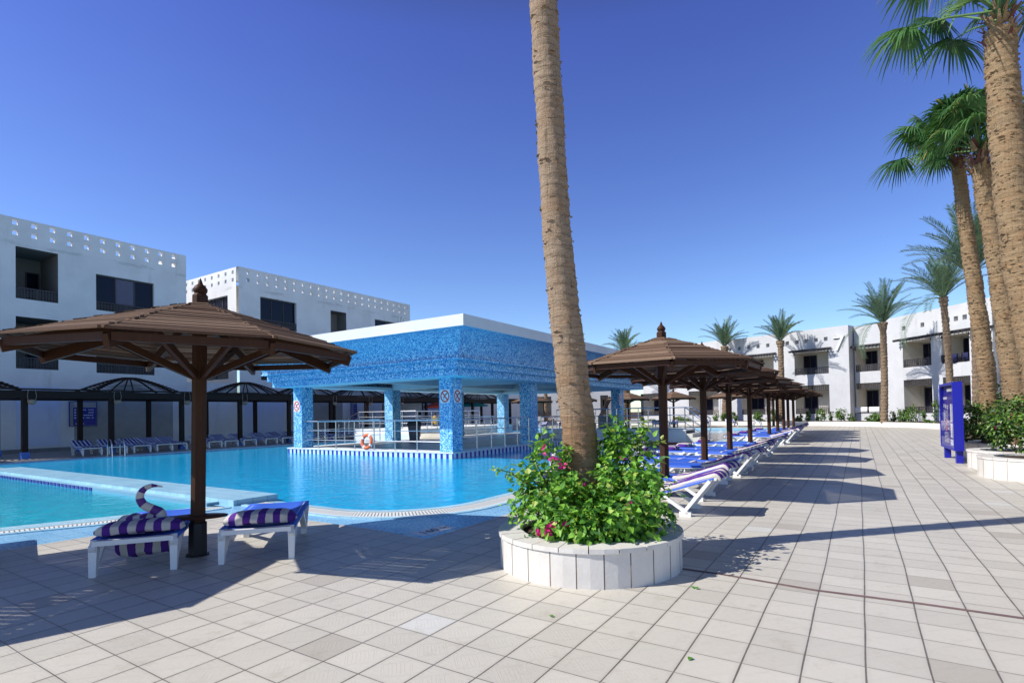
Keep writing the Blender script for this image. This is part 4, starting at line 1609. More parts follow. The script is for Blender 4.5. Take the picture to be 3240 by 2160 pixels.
# ============================================================ LOUNGERS
def make_lounger(tip=.27, label='', flat=False):
    """head at x=0, foot at x=1.9; width 0.7; seat height 0.36"""
    o = thing('sun_lounger', label, 'sun lounger')
    W, ZS = .36, .34
    hx, hz = .78, ZS                          # hinge
    def side(y, mb):
        mb.beam((hx - .02, y, ZS), (1.86, y, ZS), .055, .06)
        mb.beam((1.84, y, ZS), (1.92, y, ZS - .07), .055, .06)
    mb = MB()
    for y in (-W, W):
        side(y, mb)
    mb.beam((1.89, -W, ZS), (1.89, W, ZS), .07, .05)
    mb.beam((hx, -W, ZS - .02), (hx, W, ZS - .02), .05, .04)
    mb.beam((1.35, -W, ZS - .06), (1.35, W, ZS - .06), .05, .03)
    mb.build('frame', M['white_plastic'], o)
    for y in (-W, W):
        mb = MB()                              # V shaped head leg
        tx, tz = (.1, ZS + tip * .8) if not flat else (.1, ZS)
        mb.beam((.5, y, .04), (tx, y, tz), .05, .075, 0, Vector((0, 1, 0)))
        mb.beam((.42, y, .04), (.86, y, ZS), .05, .07, 0, Vector((0, 1, 0)))
        mb.box(.38, .55, y - .035, y + .035, 0, .065)
        mb.build('leg', M['white_plastic'], o)
        mb = MB()                              # foot leg, slightly splayed, rounded top corner
        mb.hexa([Vector(q) for q in ((1.86, y - .03, 0), (1.92, y - .03, 0), (1.92, y + .03, 0), (1.86, y + .03, 0), (1.8, y - .038, ZS - .02), (1.9, y - .038, ZS - .02), (1.9, y + .038, ZS - .02), (1.8, y + .038, ZS - .02))])
        mb.beam((1.9, y, .03), (1.5, y, ZS - .02), .045, .05, 0, Vector((0, 1, 0)))
        mb.build('leg', M['white_plastic'], o)
    mb = MB()
    bz = ZS + (0 if flat else tip)
    for y in (-W, W):
        pts = [(hx, y, ZS), (hx * .6, y, ZS + (bz - ZS) * .42), (.06, y, bz), (.0, y, bz - .02)]
        for p, q in zip(pts, pts[1:]):
            mb.beam(p, q, .055, .06)
    mb.beam((.03, -W, bz - .01), (.03, W, bz - .01), .06, .05)
    mb.build('backrest_frame', M['white_plastic'], o)
    mb = MB()
    n, rows = 14, []
    for i in range(n + 1):
        x = 1.86 - (1.86 - .04) * i / n
        z = ZS + .036 if x > hx else ZS + .036 + (bz - ZS) * (hx - x) / hx
        rows.append([(x, -W - .032, z - .05)] + [(x, -W - .03 + (2 * W + .06) * j / 6, z - .03 * math.sin(PI * j / 6) * (1 if .1 < x < 1.8 else .3)) for j in range(7)] + [(x, W + .032, z - .05)])
    mb.grid(rows)
    mb.build('sling', M['blue_sling'], o)
    return o


def head_dir(o, foot_dir):
    return math.atan2(foot_dir.y, foot_dir.x)


def towel_back(tip, full=False, mt='towel_wide', L=.92, hang=.12):
    """towel lying over a raised backrest; local frame of the lounger"""
    mb = MB()
    rd = random.Random(int(tip * 1000) + (5 if full else 0))
    x1 = 1.75 if full else L
    n, rows = 18, []
    hx = .78
    for i in range(n + 1):
        x = -.05 + (x1 + .05) * i / n
        z = .34 + .05 + tip * max(0, (hx - x) / hx)
        if i == 0:
            z -= .1
            x = -.06
        row = []
        for j in range(13):
            y = -.34 + .68 * j / 12
            dz = .022 * math.sin(j * 1.3 + x * 5) * .4 + rd.uniform(-.004, .004) - .02 * math.sin(PI * j / 12)
            row.append((x, y, z + dz + .012))
        row = [(x + rd.uniform(-.01, .01), -.37, z - .04), (x, -.36, z + .0)] + row + [(x, .36, z), (x + rd.uniform(-.01, .01), .37, z - .05)]
        rows.append(row)
    mb.grid(rows)
    return mb


def place_towel(mb, loc, rz, label, mt, group, th=.03):
    o = mb.build('towel', M[mt])
    o.location = loc
    o.rotation_euler = (0, 0, rz)
    tag(o, label, 'towel', group)
    sd = o.modifiers.new('thick', 'SOLIDIFY')
    sd.thickness = th
    ss = o.modifiers.new('soft', 'SUBSURF')
    ss.levels = ss.render_levels = 1
    return o


def bundle(w_, d_, h_, seed, sag=.04):
    """rolled towel bundle: soft rounded box with sagging ends"""
    rd = random.Random(seed)
    mb = MB()
    rows = []
    n, n2 = 28, 18
    ph = [rd.uniform(0, 6) for _ in range(4)]
    for i in range(n + 1):
        f = -1 + 2 * i / n
        e = (1 - abs(f) ** 5) ** .5
        row = []
        for k in range(n2):
            a = 2 * PI * k / n2
            ca, sa = math.cos(a), math.sin(a)
            ca = math.copysign(abs(ca) ** .6, ca)
            sa = math.copysign(abs(sa) ** .6, sa)
            fold = 1 + .07 * math.sin(5 * a + ph[0] + f * 4) + .06 * math.sin(8 * a + ph[1] - f * 7) + .05 * math.sin(f * 11 + ph[2]) + rd.uniform(-.025, .025)
            x = ca * d_ / 2 * max(e, .02) * fold
            z = sa * h_ / 2 * max(e, .02) * fold - sag * abs(f) ** 4
            row.append((x, f * w_ / 2, z + h_ / 2))
        rows.append(row)
    mb.grid(rows, 0, True, True)
    return mb


# -- the two loungers in the left foreground (foot towards the camera)
lw = make_lounger(label='white lounger with a towel swan, left of the foreground umbrella pole', flat=True)
p1, p2 = at(284, 1826), at(560, 1797)
fd = (p1 - p2)
dirx = Vector((fd.y, -fd.x, 0)).normalized()          # foot direction, towards the camera
if dirx.y > 0:
    dirx = -dirx
LG = 'white and blue pool loungers'


def set_lounger(o, footmid, dirx_):
    o.location = footmid - dirx_ * 1.89
    o.rotation_euler = (0, 0, math.atan2(dirx_.y, dirx_.x))


set_lounger(lw, (p1 + p2) / 2, dirx)
lw['group'] = LG
q1, q2 = at(700, 1783), at(925, 1764)
fd2 = (q1 - q2)
dir2 = Vector((fd2.y, -fd2.x, 0)).normalized()
if dir2.y > 0:
    dir2 = -dir2
l2 = dup(lw, (0, 0, 0), 0, 'white lounger with a folded towel, right of the foreground umbrella pole', LG)
set_lounger(l2, (q1 + q2) / 2, dir2)


def local(o, x, y, z=0.0):
    a = o.rotation_euler.z
    return Vector((o.location.x + x * math.cos(a) - y * math.sin(a), o.location.y + x * math.sin(a) + y * math.cos(a), z))


def put_bundle(o, x, y, z, w_, d_, h_, seed, label, group, mt='towel', name='folded_towel'):
    b = bundle(w_, d_, h_, seed).build(name, M[mt])
    b.location = local(o, x, y, z)
    b.rotation_euler = (0, 0, o.rotation_euler.z)
    tag(b, label, 'towel', group)
    ss = b.modifiers.new('soft', 'SUBSURF')
    ss.levels = ss.render_levels = 1
    return b


TG = 'striped towels on the loungers'
put_bundle(lw, 1.64, 0, .385, .86, .36, .125, 3, 'purple and cream striped towel roll at the foot of the left foreground lounger', TG)
put_bundle(l2, 1.64, 0, .385, .8, .42, .14, 9, 'purple and cream striped towel folded on the right foreground lounger', TG)
# hanging towel under the left lounger
hb = bundle(.62, .3, .26, 17, 0)
hbo = hb.build('hanging_towel', M['towel'])
hbo.location = local(lw, 1.45, 0.02, .1)
hbo.rotation_euler = (0, 0, lw.rotation_euler.z)
tag(hbo, 'striped towel sagging beneath the left foreground lounger', 'towel', TG)
# towel swan
sw = thing('towel_swan', 'purple and cream towel folded into a swan on the left foreground lounger', 'towel', local(lw, 1.34, -.02, .36), lw.rotation_euler.z + PI / 2)
mb = MB()
pts = [(.12, 0, .06), (.17, 0, .13), (.16, 0, .2), (.07, 0, .25), (-.03, 0, .31), (-.07, 0, .4), (-.05, 0, .48), (.0, 0, .53), (.07, 0, .555), (.13, 0, .545), (.19, 0, .53)]
rad = [.075, .072, .064, .057, .053, .048, .043, .035, .026, .015, .007]
# resample along the curve
P3, R3 = [], []
for i in range(len(pts) - 1):
    for k in range(4):
        f = k / 4
        P3.append(Vector(pts[i]).lerp(Vector(pts[i + 1]), f))
        R3.append(rad[i] * (1 - f) + rad[i + 1] * f)
P3.append(Vector(pts[-1]))
R3.append(rad[-1])
for _ in range(2):
    P3 = [P3[0]] + [(P3[i - 1] + P3[i] * 2 + P3[i + 1]) / 4 for i in range(1, len(P3) - 1)] + [P3[-1]]
mb.tube(P3, R3, 12, 0, True, lambda i, j: (i // 4) % 2)
mb.build('neck', [M['tpurple'], M['tcream']], sw)
mb = bundle(.5, .3, .2, 5, .03)
mb.v = [(y * 1.0 - .08, x, z - .01) for x, y, z in mb.v]
for i in range(len(mb.f)):
    mb.m[i] = ((i // 18) // 4) % 2
mb.build('body', [M['tpurple'], M['tcream']], sw)
sw.scale = (.88, .88, .88)
# two loungers behind, on the pool side of the pole
l5 = dup(lw, (0, 0, 0), 0, 'lounger at the left edge of the picture, only a rounded corner showing', LG)
l5.location = (-7.25, 7.1, 0)
l5.rotation_euler = (0, 0, R(-48))

# -- loungers of the right hand row: heads to the paving, feet to the pool
base = make_lounger(.26, 'white framed blue lounger', False)
ups = [8.68, 10.1, 12.6, 13.9, 16.4, 17.7, 20.1, 21.5, 26.6, 28.2, 30.2, 31.8, 33.6, 35.4, 37.2]
k = 0
gT = 'towels over the raised backrests of the right hand row'
for i, s_ in enumerate(ups):
    lbl = '%s lounger from the camera in the row beside the paving, backrest raised' % (['first', 'second', 'third', 'fourth', 'fifth', 'sixth', 'seventh', 'eighth', 'ninth', 'tenth', 'eleventh', 'twelfth', 'thirteenth', 'fourteenth', 'fifteenth'][i])
    rz = GA + PI / 2 + R(random.Random(i).uniform(-4, 4))
    if i == 0:
        lo = base
        lo['label'] = lbl
        lo['group'] = LG
        lo.location = ST(s_, 1.8)
        lo.rotation_euler = (0, 0, rz)
    else:
        lo = dup(base, ST(s_, 1.84 + .026 * (s_ - 8.7) + .05 * (i % 3)), rz, lbl, LG)
    if True:
        place_towel(towel_back(.26), lo.location.copy(), rz, 'purple and white towel over the backrest of the %s paving side lounger from the camera' % (['first', 'second', 'third', 'fourth', 'fifth', 'sixth', 'seventh', 'eighth', 'ninth', 'tenth', 'eleventh', 'twelfth', 'thirteenth', 'fourteenth', 'fifteenth'][i]), 'towel_wide', gT)
# pool side loungers of the same row with rolled towels
for i, s_ in enumerate([9.3, 11.0, 13.2, 14.6, 16.9, 18.4, 21.0, 26.9, 29.4, 31.8, 34.4]):
    ordw = ['first', 'second', 'third', 'fourth', 'fifth', 'sixth', 'seventh', 'eighth', 'ninth', 'tenth', 'eleventh', 'twelfth', 'thirteenth', 'fourteenth', 'fifteenth'][i]
    rz = GA + PI / 2 + R(random.Random(40 + i).uniform(-5, 5))
    lo = dup(lw, ST(s_, 3.95), rz + PI, '%s flat blue lounger from the camera in the pool side row' % ordw, LG)
    lo.location = ST(s_, 5.3)
    put_bundle(lo, .35, 0, .37, .62, .42, .13, 50 + i, 'crumpled striped towel on the %s pool side lounger from the camera' % ordw, TG)
    if i in (0, 1, 3):
        o = thing('towel_twist', 'upright twisted purple and cream towel on the %s pool side lounger' % ordw, 'towel', local(lo, .3, 0, .48), rz)
        mb = MB()
        mb.tube([(0, 0, 0), (.02, 0, .1), (.03, 0, .2), (.0, 0, .28), (-.03, 0, .33)], [.08, .075, .07, .06, .02], 10, 0, True, lambda a, b: a % 2)
        mb.build('twist', [M['tpurple'], M['tcream']], o)

# -- shaded loungers under the pergola with long striped towels
pgl = [10.9, 12.0, 12.9, 13.7, 14.6, 16.4, 17.5, 18.7, 20.0, 21.1, 22.3, 23.6, 25.2, 26.6]
lp = make_lounger(.3, 'shaded lounger', False)
wd = ['first', 'second', 'third', 'fourth', 'fifth', 'sixth', 'seventh', 'eighth', 'ninth', 'tenth', 'eleventh', 'twelfth', 'thirteenth', 'fourteenth']
for i, s_ in enumerate(pgl):
    rz = math.atan2(-V.y, -V.x) + R(random.Random(90 + i).uniform(-7, 7))
    lbl = '%s shaded lounger from the left in the row under the dark pergola' % wd[i]
    if i == 0:
        lo = lp
        lo['label'] = lbl
        lo.location = ST(s_, 32.1)
        lo.rotation_euler = (0, 0, rz)
        lo['group'] = 'shaded loungers under the pergola'
    else:
        lo = dup(lp, ST(s_, 32.1), rz, lbl, 'shaded loungers under the pergola')
    place_towel(towel_back(.3, True), lo.location.copy(), rz, 'navy and white striped towel on the %s shaded lounger from the left' % wd[i], 'towel_navy', 'long striped towels under the pergola')
# -- far loungers beyond the pool
far = [(18.3, 51.5), (20.3, 50.7), (13.6, 51.5), (15.2, 51.0), (8.8, 52.5), (5.0, 53.5), (3.2, 54), (1.2, 53.8)]
fw = ['first right of the second pole', 'second right of the second pole', 'left one beyond the bridge railing', 'right one beyond the bridge railing', 'with navy back behind the far pillar', 'just right of the palm trunk', 'by the dark bar counter', 'seen left of the palm trunk']
for i, (x, y) in enumerate(far):
    rz = R(-110 + 8 * (i % 3))
    lo = dup(lp, (x, y, 0), rz, 'distant lounger beyond the pool, ' + fw[i], 'distant loungers beyond the pool')
    place_towel(towel_back(.3, True), Vector((x, y, 0)), rz, 'striped towel on the distant lounger ' + fw[i], 'towel_navy', 'towels on the distant loungers')
# ============================================================ PLANTERS
def ring_planter(name, c, ro, ri, h, label, soil_z, n=40, seed=1):
    o = thing(name, label, 'planter', (c[0], c[1], 0))
    mb = MB()
    hz = h - .045
    rd = random.Random(seed)
    k = 24                                     # cladding slabs
    for i in range(k):
        a0, a1 = 2 * PI * i / k + .006, 2 * PI * (i + 1) / k - .006
        for e0, e1 in ((a0, (a0 + a1) / 2), ((a0 + a1) / 2, a1)):
            dr = 0
            q = [Vector((math.cos(a) * (ro + dr), math.sin(a) * (ro + dr), 0)) for a in (e0, e1)]
            mb.face([q[0], q[1], q[1] + Vector((0, 0, hz)), q[0] + Vector((0, 0, hz))])
    mb.build('cladding', M['planter'], o)
    mb = MB()
    mb.lathe((0, 0, 0), [(ro - .004, -.01), (ro - .004, hz - .001), (ro - .03, hz)], 48, 0, True)
    mb.lathe((0, 0, 0), [(ri + .02, hz), (ri + .02, soil_z - .05)], 48, 0, True)
    mb.build('core', M['joint'], o)
    mb = MB()
    k2 = 22
    for i in range(k2):
        a0, a1 = 2 * PI * i / k2 + .005, 2 * PI * (i + 1) / k2 - .005
        for e0, e1 in ((a0, (a0 + a1) / 2), ((a0 + a1) / 2, a1)):
            zt = h + rd.uniform(-.002, .002)
            P = []
            for z in (hz, zt):
                for r_, a in ((ri, e0), (ro + .018, e0), (ro + .018, e1), (ri, e1)):
                    P.append(Vector((math.cos(a) * r_, math.sin(a) * r_, z)))
            mb.hexa(P)
    mb.build('rim', M['planter'], o)
    mb = MB()
    mb.lathe((0, 0, soil_z), [(ri + .02, 0), (ri * .5, .03), (0, .05)], 32)
    mb.build('soil', M['soil'], o)
    return o


PC = Vector((.80, 5.85, 0))
ring_planter('round_planter', PC, .955, .72, .365, 'round cream tiled planter holding the tall central palm', .3)

# ---- central palm
tc = [(1845, 1540), (1830, 1350), (1800, 1100), (1771, 850), (1752, 600), (1742, 400), (1729, 200), (1719, 0)]
tw = [112, 108, 101, 94, 88, 88, 87, 86]
base_ = Vector((.93, 6.1, .3))
TY = 6.1
pts = [Vector((.97, TY, .22))]
rad = [.235]
for (x, y), w_ in zip(tc, tw):
    q = atY(x, y, TY)
    if q.z > .75:
        pts.append(q)
        rad.append(w_ / 2 / FPX * TY)
z = pts[-1].z
for k in range(1, 7):
    pts.append(pts[-1] + Vector((-.03 + .01 * k, .0, .8)))
    rad.append(.15)


def palm_trunk(pts, rad, mt, parent, seed=1, rough=.012, scars=200, n=26, step=.045, scarlen=1.0):
    """rings swell along the trunk and short fibre stubs stick out"""
    rd = random.Random(seed)
    P, Q = [], []
    for i in range(len(pts) - 1):
        L = (pts[i + 1] - pts[i]).length
        m_ = max(1, int(L / step))
        for k in range(m_):
            f = k / m_
            P.append(pts[i].lerp(pts[i + 1], f))
            Q.append(rad[i] * (1 - f) + rad[i + 1] * f)
    P.append(pts[-1])
    Q.append(rad[-1])
    for _ in range(6):
        P = [P[0]] + [(P[i - 1] + P[i] * 2 + P[i + 1]) / 4 for i in range(1, len(P) - 1)] + [P[-1]]
    mb = MB()
    rows = []
    off = P[0]
    for i, p in enumerate(P):
        row = []
        sw_ = rough * (math.sin(i * 1.9) * .5 + rd.uniform(-.5, .5))
        for k in range(n):
            a = 2 * PI * k / n
            r_ = Q[i] + sw_ + rough * (.7 * math.sin(3 * a + i * .21) + rd.uniform(-.55, .55))
            row.append(p - off + Vector((math.cos(a) * r_, math.sin(a) * r_, 0)))
        rows.append(row)
    mb.grid(rows, 0, True, True)
    for _ in range(scars):
        i = rd.randrange(len(P) - 1)
        a = rd.uniform(0, 2 * PI)
        r_ = Q[i] * 1.0
        c_ = P[i] - off + Vector((math.cos(a) * r_, math.sin(a) * r_, rd.uniform(0, step)))
        td = Vector((-math.sin(a), math.cos(a), 0)) * rd.uniform(.02, .06) * scarlen
        ou = Vector((math.cos(a), math.sin(a), 0)) * rd.uniform(.012, .035) * scarlen
        up = Vector((0, 0, rd.uniform(-.02, .03) * scarlen))
        hh = Vector((0, 0, rd.uniform(.006, .016) * scarlen))
        mb.face([c_ - td, c_ - td * .2 + ou + up, c_ + td, c_ + hh], 0)
    o = mb.build('trunk', mt, parent)
    o.location = off - (parent.location if parent else Vector((0, 0, 0)))
    return P, Q


def fan_crown(parent, top, seed=1, nf=26, L=1.15, fanr=.95, droop=1.0, skirt=True, leaves=FAN, keep=None, nb=46, low=-4):
    rd = random.Random(seed)
    mb = MB()
    for i in range(nf):
        az = 2.399 * i + rd.uniform(-.25, .25)
        el = R(86 - (86 - low) * (i / nf) ** .9 + rd.uniform(-7, 7))
        if keep and not keep(az, el):
            continue
        d = Vector((math.cos(az) * math.cos(el), math.sin(az) * math.cos(el), math.sin(el)))
        ln = L * rd.uniform(.8, 1.1)
        sag = .22 * droop * math.cos(el)
        p0 = Vector((0, 0, rd.uniform(-.15, .1)))
        pm = p0 + d * ln * .55 + Vector((0, 0, sag * .15))
        p1_ = p0 + d * ln + Vector((0, 0, -sag * .5))
        mb.tube([p0, pm, p1_], [.03, .02, .013], 5, 1, False)
        ax = (p1_ - pm).normalized()
        side = ax.cross(Vector((0, 0, 1)))
        if side.length < .1:
            side = Vector((math.sin(az), -math.cos(az), 0))
        side.normalize()
        upv = side.cross(ax).normalized()
        old = i > nf * .8
        fr = fanr * rd.uniform(.85, 1.1)
        base_m = rd.choice([0, 0, 3, 3, 1]) if not old else rd.choice([0, 3, 3])
        tilt = rd.uniform(-.3, .3)
        for b in range(nb):
            th = R(-128 + 256 * b / (nb - 1))
            dr = (ax * math.cos(th) + side * math.sin(th)).normalized()
            Lb = fr * (1 - .32 * (abs(th) / R(128)) ** 1.5) * rd.uniform(.92, 1.05)
            dr = (dr + upv * (.16 * math.cos(th * 2) + tilt * math.sin(th) * .5)).normalized()
            wb = .03 * fr
            sn = dr.cross(upv).normalized()
            fold = upv * (.012 * (1 if b % 2 else -1))
            segs = [(0, .25), (.3, 1.0), (.55, .8), (.8, .45), (1.0, .05)]
            cs = []
            dk = rd.uniform(.6, 1.35)
            for f, ww in segs:
                dz = -droop * (max(0, f - .3) ** 1.5) * Lb * dk
                cs.append((p1_ + dr * Lb * f * (1 - .18 * max(0, f - .5) * droop) + Vector((0, 0, dz)) + fold * (1 - f), ww))
            mi = base_m if rd.random() > .12 else rd.choice([0, 1, 2, 3])
            nv = len(mb.v)
            for c_, ww in cs:
                mb.v.append(tuple(c_ - sn * wb * ww))
                mb.v.append(tuple(c_ + sn * wb * ww))
            for q in range(4):
                mb.f.append((nv + 2 * q, nv + 2 * q + 1, nv + 2 * q + 3, nv + 2 * q + 2))
                mb.m.append(mi)
                mb.s.append(False)
                mb.uv.append([(0, 0)] * 4)
    o = mb.build('crown', leaves, parent)
    o.location = top - parent.location
    if skirt:
        mb = MB()
        for i in range(90):
            a = rd.uniform(0, 2 * PI)
            z = rd.uniform(-.75, .05)
            r0 = .2 - .0 * z
            d = Vector((math.cos(a), math.sin(a), 0))
            t = Vector((-math.sin(a), math.cos(a), 0)) * rd.uniform(.03, .07)
            q = d * r0 + Vector((0, 0, z))
            e = d * (r0 + rd.uniform(.05, .2)) + Vector((0, 0, z + rd.uniform(.05, .28)))
            mb.face([q - t, q + t, e + t * .4, e - t * .4], rd.choice([0, 0, 1]))
        s_ = mb.build('leaf_bases', [M['trunk_r'], M.setdefault('leafbase', mat('red_brown_leaf_base', (.13, .04, .035), .7))], parent)
        s_.location = top - parent.location
    return o


cpalm = thing('fan_palm', 'tall leaning palm trunk rising from the round planter in the middle of the picture', 'palm tree', base_)
palm_trunk(pts, rad, M['trunk'], cpalm, 3, .007, 520, 40, .03)
fan_crown(cpalm, pts[-1], 11, 24, 1.1, .95)


def washingtonia(label, track, Y, widths, seed, keep=None, extra=0.0, crownL=1.1, fan=.95, low=-4):
    """track: photo points along the trunk from base to crown, all at depth Y"""
    P = [atY(x, y, Y) for x, y in track]
    Rr = [w_ / 2 / FPX * Y * .92 for w_ in widths]
    b = P[0].copy()
    b.z = .3
    o = thing('fan_palm', label, 'palm tree', b)
    P = [b] + P
    Rr = [Rr[0] * 1.12] + Rr
    palm_trunk(P, Rr, M['trunk_r'], o, seed, .016, 1500, 30, .045, 1.1)
    fan_crown(o, P[-1] + Vector((0, 0, .35)), seed + 5, 24, crownL, fan, 1.0, True, FAN, keep, 46, low)
    return o


washingtonia('slimmest of the three thick palm trunks at right, standing nearest the blue board', [(3137, 1330), (3118, 1150), (3090, 950), (3062, 760), (3040, 600), (3031, 500)], 16.0, [50, 50, 47, 42, 38, 36], 21, None, 0, 1.3, 1.1, 4)
washingtonia('middle of the three thick palm trunks at right, red brown collar under crown', [(3225, 1330), (3200, 1150), (3172, 950), (3143, 760), (3112, 600), (3098, 510)], 15.0, [68, 66, 60, 54, 52, 48], 33, None, 0, 1.15, 1.0, 10)
washingtonia('thickest shaggy palm trunk cut by the right edge of the picture', [(3330, 1330), (3282, 1080), (3235, 850), (3200, 600), (3178, 350), (3163, 100)], 11.2, [114, 110, 104, 97, 92, 87], 47, None, 0, 1.8, 1.1, 14)


# ---- date palms
def date_frond(mb, base, az, el, L, curve, rd, width=.42, mm=None):
    n = 26
    pts, p = [], Vector(base)
    e = el
    for i in range(n + 1):
        pts.append(p.copy())
        d = Vector((math.cos(az) * math.cos(e), math.sin(az) * math.cos(e), math.sin(e)))
        p = p + d * (L / n)
        e -= curve / n * (1.0 + .8 * i / n)
    mb.tube(pts, [.03 * (1 - .85 * i / n) + .003 for i in range(n + 1)], 4, 2, False)
    sd = Vector((-math.sin(az), math.cos(az), 0))
    for i in range(4, n + 1):
        f = i / n
        tdir = (pts[i] - pts[i - 1]).normalized()
        up = sd.cross(tdir).normalized() * -1
        if up.z < 0:
            up = -up
        for sub in (0, .5):
            q = pts[i - 1].lerp(pts[i], sub)
            for s_ in (-1, 1):
                l_ = width * (math.sin(min(1, f * 1.15) * PI * .86) * .8 + .25) * rd.uniform(.8, 1.1)
                dd = (sd * s_ * .72 + tdir * .62 + up * rd.uniform(.12, .42)).normalized()
                tip = q + dd * l_ + Vector((0, 0, -.06 * l_))
                nn = dd.cross(up).normalized() * .021
                mid = q.lerp(tip, .45) + Vector((0, 0, .01))
                m_ = mm if mm is not None else rd.choice([0, 0, 1, 2])
                mb.face([q - nn * .5, mid - nn, tip, mid + nn], m_)


def date_palm(label, px_base, Y, px_top, wpx, seed, crown_scale=1.0, n=30, dead=()):
    top = atY(px_top[0], px_top[1], Y)
    b = atY(px_base[0], px_base[1], Y)
    b.z = .25
    o = thing('date_palm', label, 'palm tree', b, 0, 'date palms in front of wing 7')
    mid1 = b.lerp(top, .4) + Vector((.06, 0, 0))
    r_ = wpx / 2 / FPX * Y * .74
    mb = MB()
    rd = random.Random(seed)
    H = top.z - b.z
    rows, nn = [], 12
    ns = int(H / .13)
    for i in range(ns + 1):
        f = i / ns
        c_ = (b.lerp(top, f) - b) + Vector((.08 * math.sin(f * PI), 0, 0))
        rr_ = r_ * (1.12 - .2 * f) * (1 + .13 * (i % 2)) * (1.5 if f > .955 else (1.25 if f > .93 else 1))
        rows.append([c_ + Vector((math.cos(2 * PI * k / nn + i * .2) * rr_ * rd.uniform(.9, 1.1), math.sin(2 * PI * k / nn + i * .2) * rr_ * rd.uniform(.9, 1.1), 0)) for k in range(nn)])
    mb.grid(rows, 0, False, True)
    mb.build('trunk', M['trunk_d'], o)
    mb = MB()
    for i in range(n):
        az = 2.399 * i + rd.uniform(-.3, .3)
        f = i / n
        el = R(88 - 44 * f + rd.uniform(-6, 6))
        date_frond(mb, (math.cos(az) * .1, math.sin(az) * .1, 0), az, el, rd.uniform(2.5, 3.3) * crown_scale, R(14 + 34 * f), rd, .55 * crown_scale)
    for az, el, L, cv in dead:
        date_frond(mb, (0, 0, -.1), R(az), R(el), L, R(cv), rd, .62, 0)
    c_ = mb.build('crown', DATE, o)
    c_.location = top - b
    return o


date_palm('date palm before wing 7 left of the number, half hidden by umbrellas', (2470, 1325), 52, (2469, 1078), 22, 3, .95, 24)
date_palm('date palm farther left rising behind the first umbrella canopy', (2293, 1325), 58, (2293, 1095), 22, 5, 1.02, 24)
date_palm('small distant date palm crown above the pavilion roof, left of the first umbrella finial', (1975, 1325), 70, (1975, 1112), 20, 8, 1.1, 26)
date_palm('date palm with one drooping frond standing before the bay beside the number 7', (2797, 1340), 42.0, (2793, 1020), 24, 13, 1.05, 28, ((205, 8, 4.6, 95), (160, 10, 3.6, 70)))
date_palm('date palm with long drooping left frond rising behind the blue board', (3012, 1345), 35, (2984, 940), 24, 17, 1.05, 28, ((200, 2, 5.6, 70), (215, 20, 3.2, 70)))
date_palm('dark crowned date palm partly hidden behind the two slim fan palm trunks', (3092, 1345), 27, (3075, 860), 30, 19, 1.1, 36)
date_palm('distant palm trunk seen between the palm trunk and pillar under the pavilion roof', (1600, 1330), 74, (1604, 1160), 14, 23, 1.0, 20)
date_palm('distant palm trunk beyond the bar left of the central trunk', (1727, 1330), 72, (1722, 1150), 14, 29, 1.0, 20)
date_palm('distant palm trunk beside the far right mosaic pillar', (1990, 1330), 66, (1985, 1150), 12, 31, 1.0, 20)


# ============================================================ SHRUBS
def leaf_quad(mb, p, d, n_, size, m, rd):
    """pointed oval leaf folded along its midrib, d = length direction, n_ = upper side"""
    s_ = d.cross(n_)
    if s_.length < .01:
        s_ = d.orthogonal()
    s_.normalize()
    n_ = s_.cross(d).normalized()
    w_ = size * rd.uniform(.3, .42)
    tip = p + d * size - n_ * size * .12
    a = p + d * size * .3 + s_ * w_ + n_ * size * .1
    b = p + d * size * .3 - s_ * w_ + n_ * size * .1
    a2 = p + d * size * .68 + s_ * w_ * .62 + n_ * size * .03
    b2 = p + d * size * .68 - s_ * w_ * .62 + n_ * size * .03
    mdd = p + d * size * .4
    nv = len(mb.v)
    mb.v.extend([tuple(q) for q in (p, a, a2, tip, b2, b, mdd)])
    for f in ((0, 6, 5), (0, 1, 6), (6, 1, 2, 3), (6, 3, 4, 5)):
        mb.f.append(tuple(nv + q for q in f))
        mb.m.append(m)
        mb.s.append(False)
        mb.uv.append([(0, 0)] * len(f))


def leafy(mb, blobs, n, size, rd, mats_w, shell=.55):
    """leaves scattered in the outer part of ellipsoid blobs: (centre, radii, weight)"""
    tot = sum(b[2] for b in blobs)
    for c_, r_, w_ in blobs:
        k = int(n * w_ / tot)
        sub = [(Vector((rd.gauss(0, 1), rd.gauss(0, 1), rd.gauss(0, 1))).normalized(), rd.uniform(.5, 1.05)) for _ in range(max(6, k // 16))]
        for _ in range(k):
            cd_, cr_ = rd.choice(sub)
            v = (cd_ * cr_ + Vector((rd.gauss(0, .17), rd.gauss(0, .17), rd.gauss(0, .17))))
            p = Vector((c_[0] + v.x * r_[0], c_[1] + v.y * r_[1], c_[2] + v.z * r_[2]))
            d = (v.normalized() * .6 + Vector((rd.gauss(0, .5), rd.gauss(0, .5), rd.gauss(-.45, .4)))).normalized()
            up = (v.normalized() + Vector((0, 0, .8)) + Vector((rd.gauss(0, .4), rd.gauss(0, .4), rd.gauss(0, .3)))).normalized()
            m = rd.choices(range(len(mats_w)), mats_w)[0]
            leaf_quad(mb, p, d, up, size * rd.uniform(.65, 1.25), m, rd)


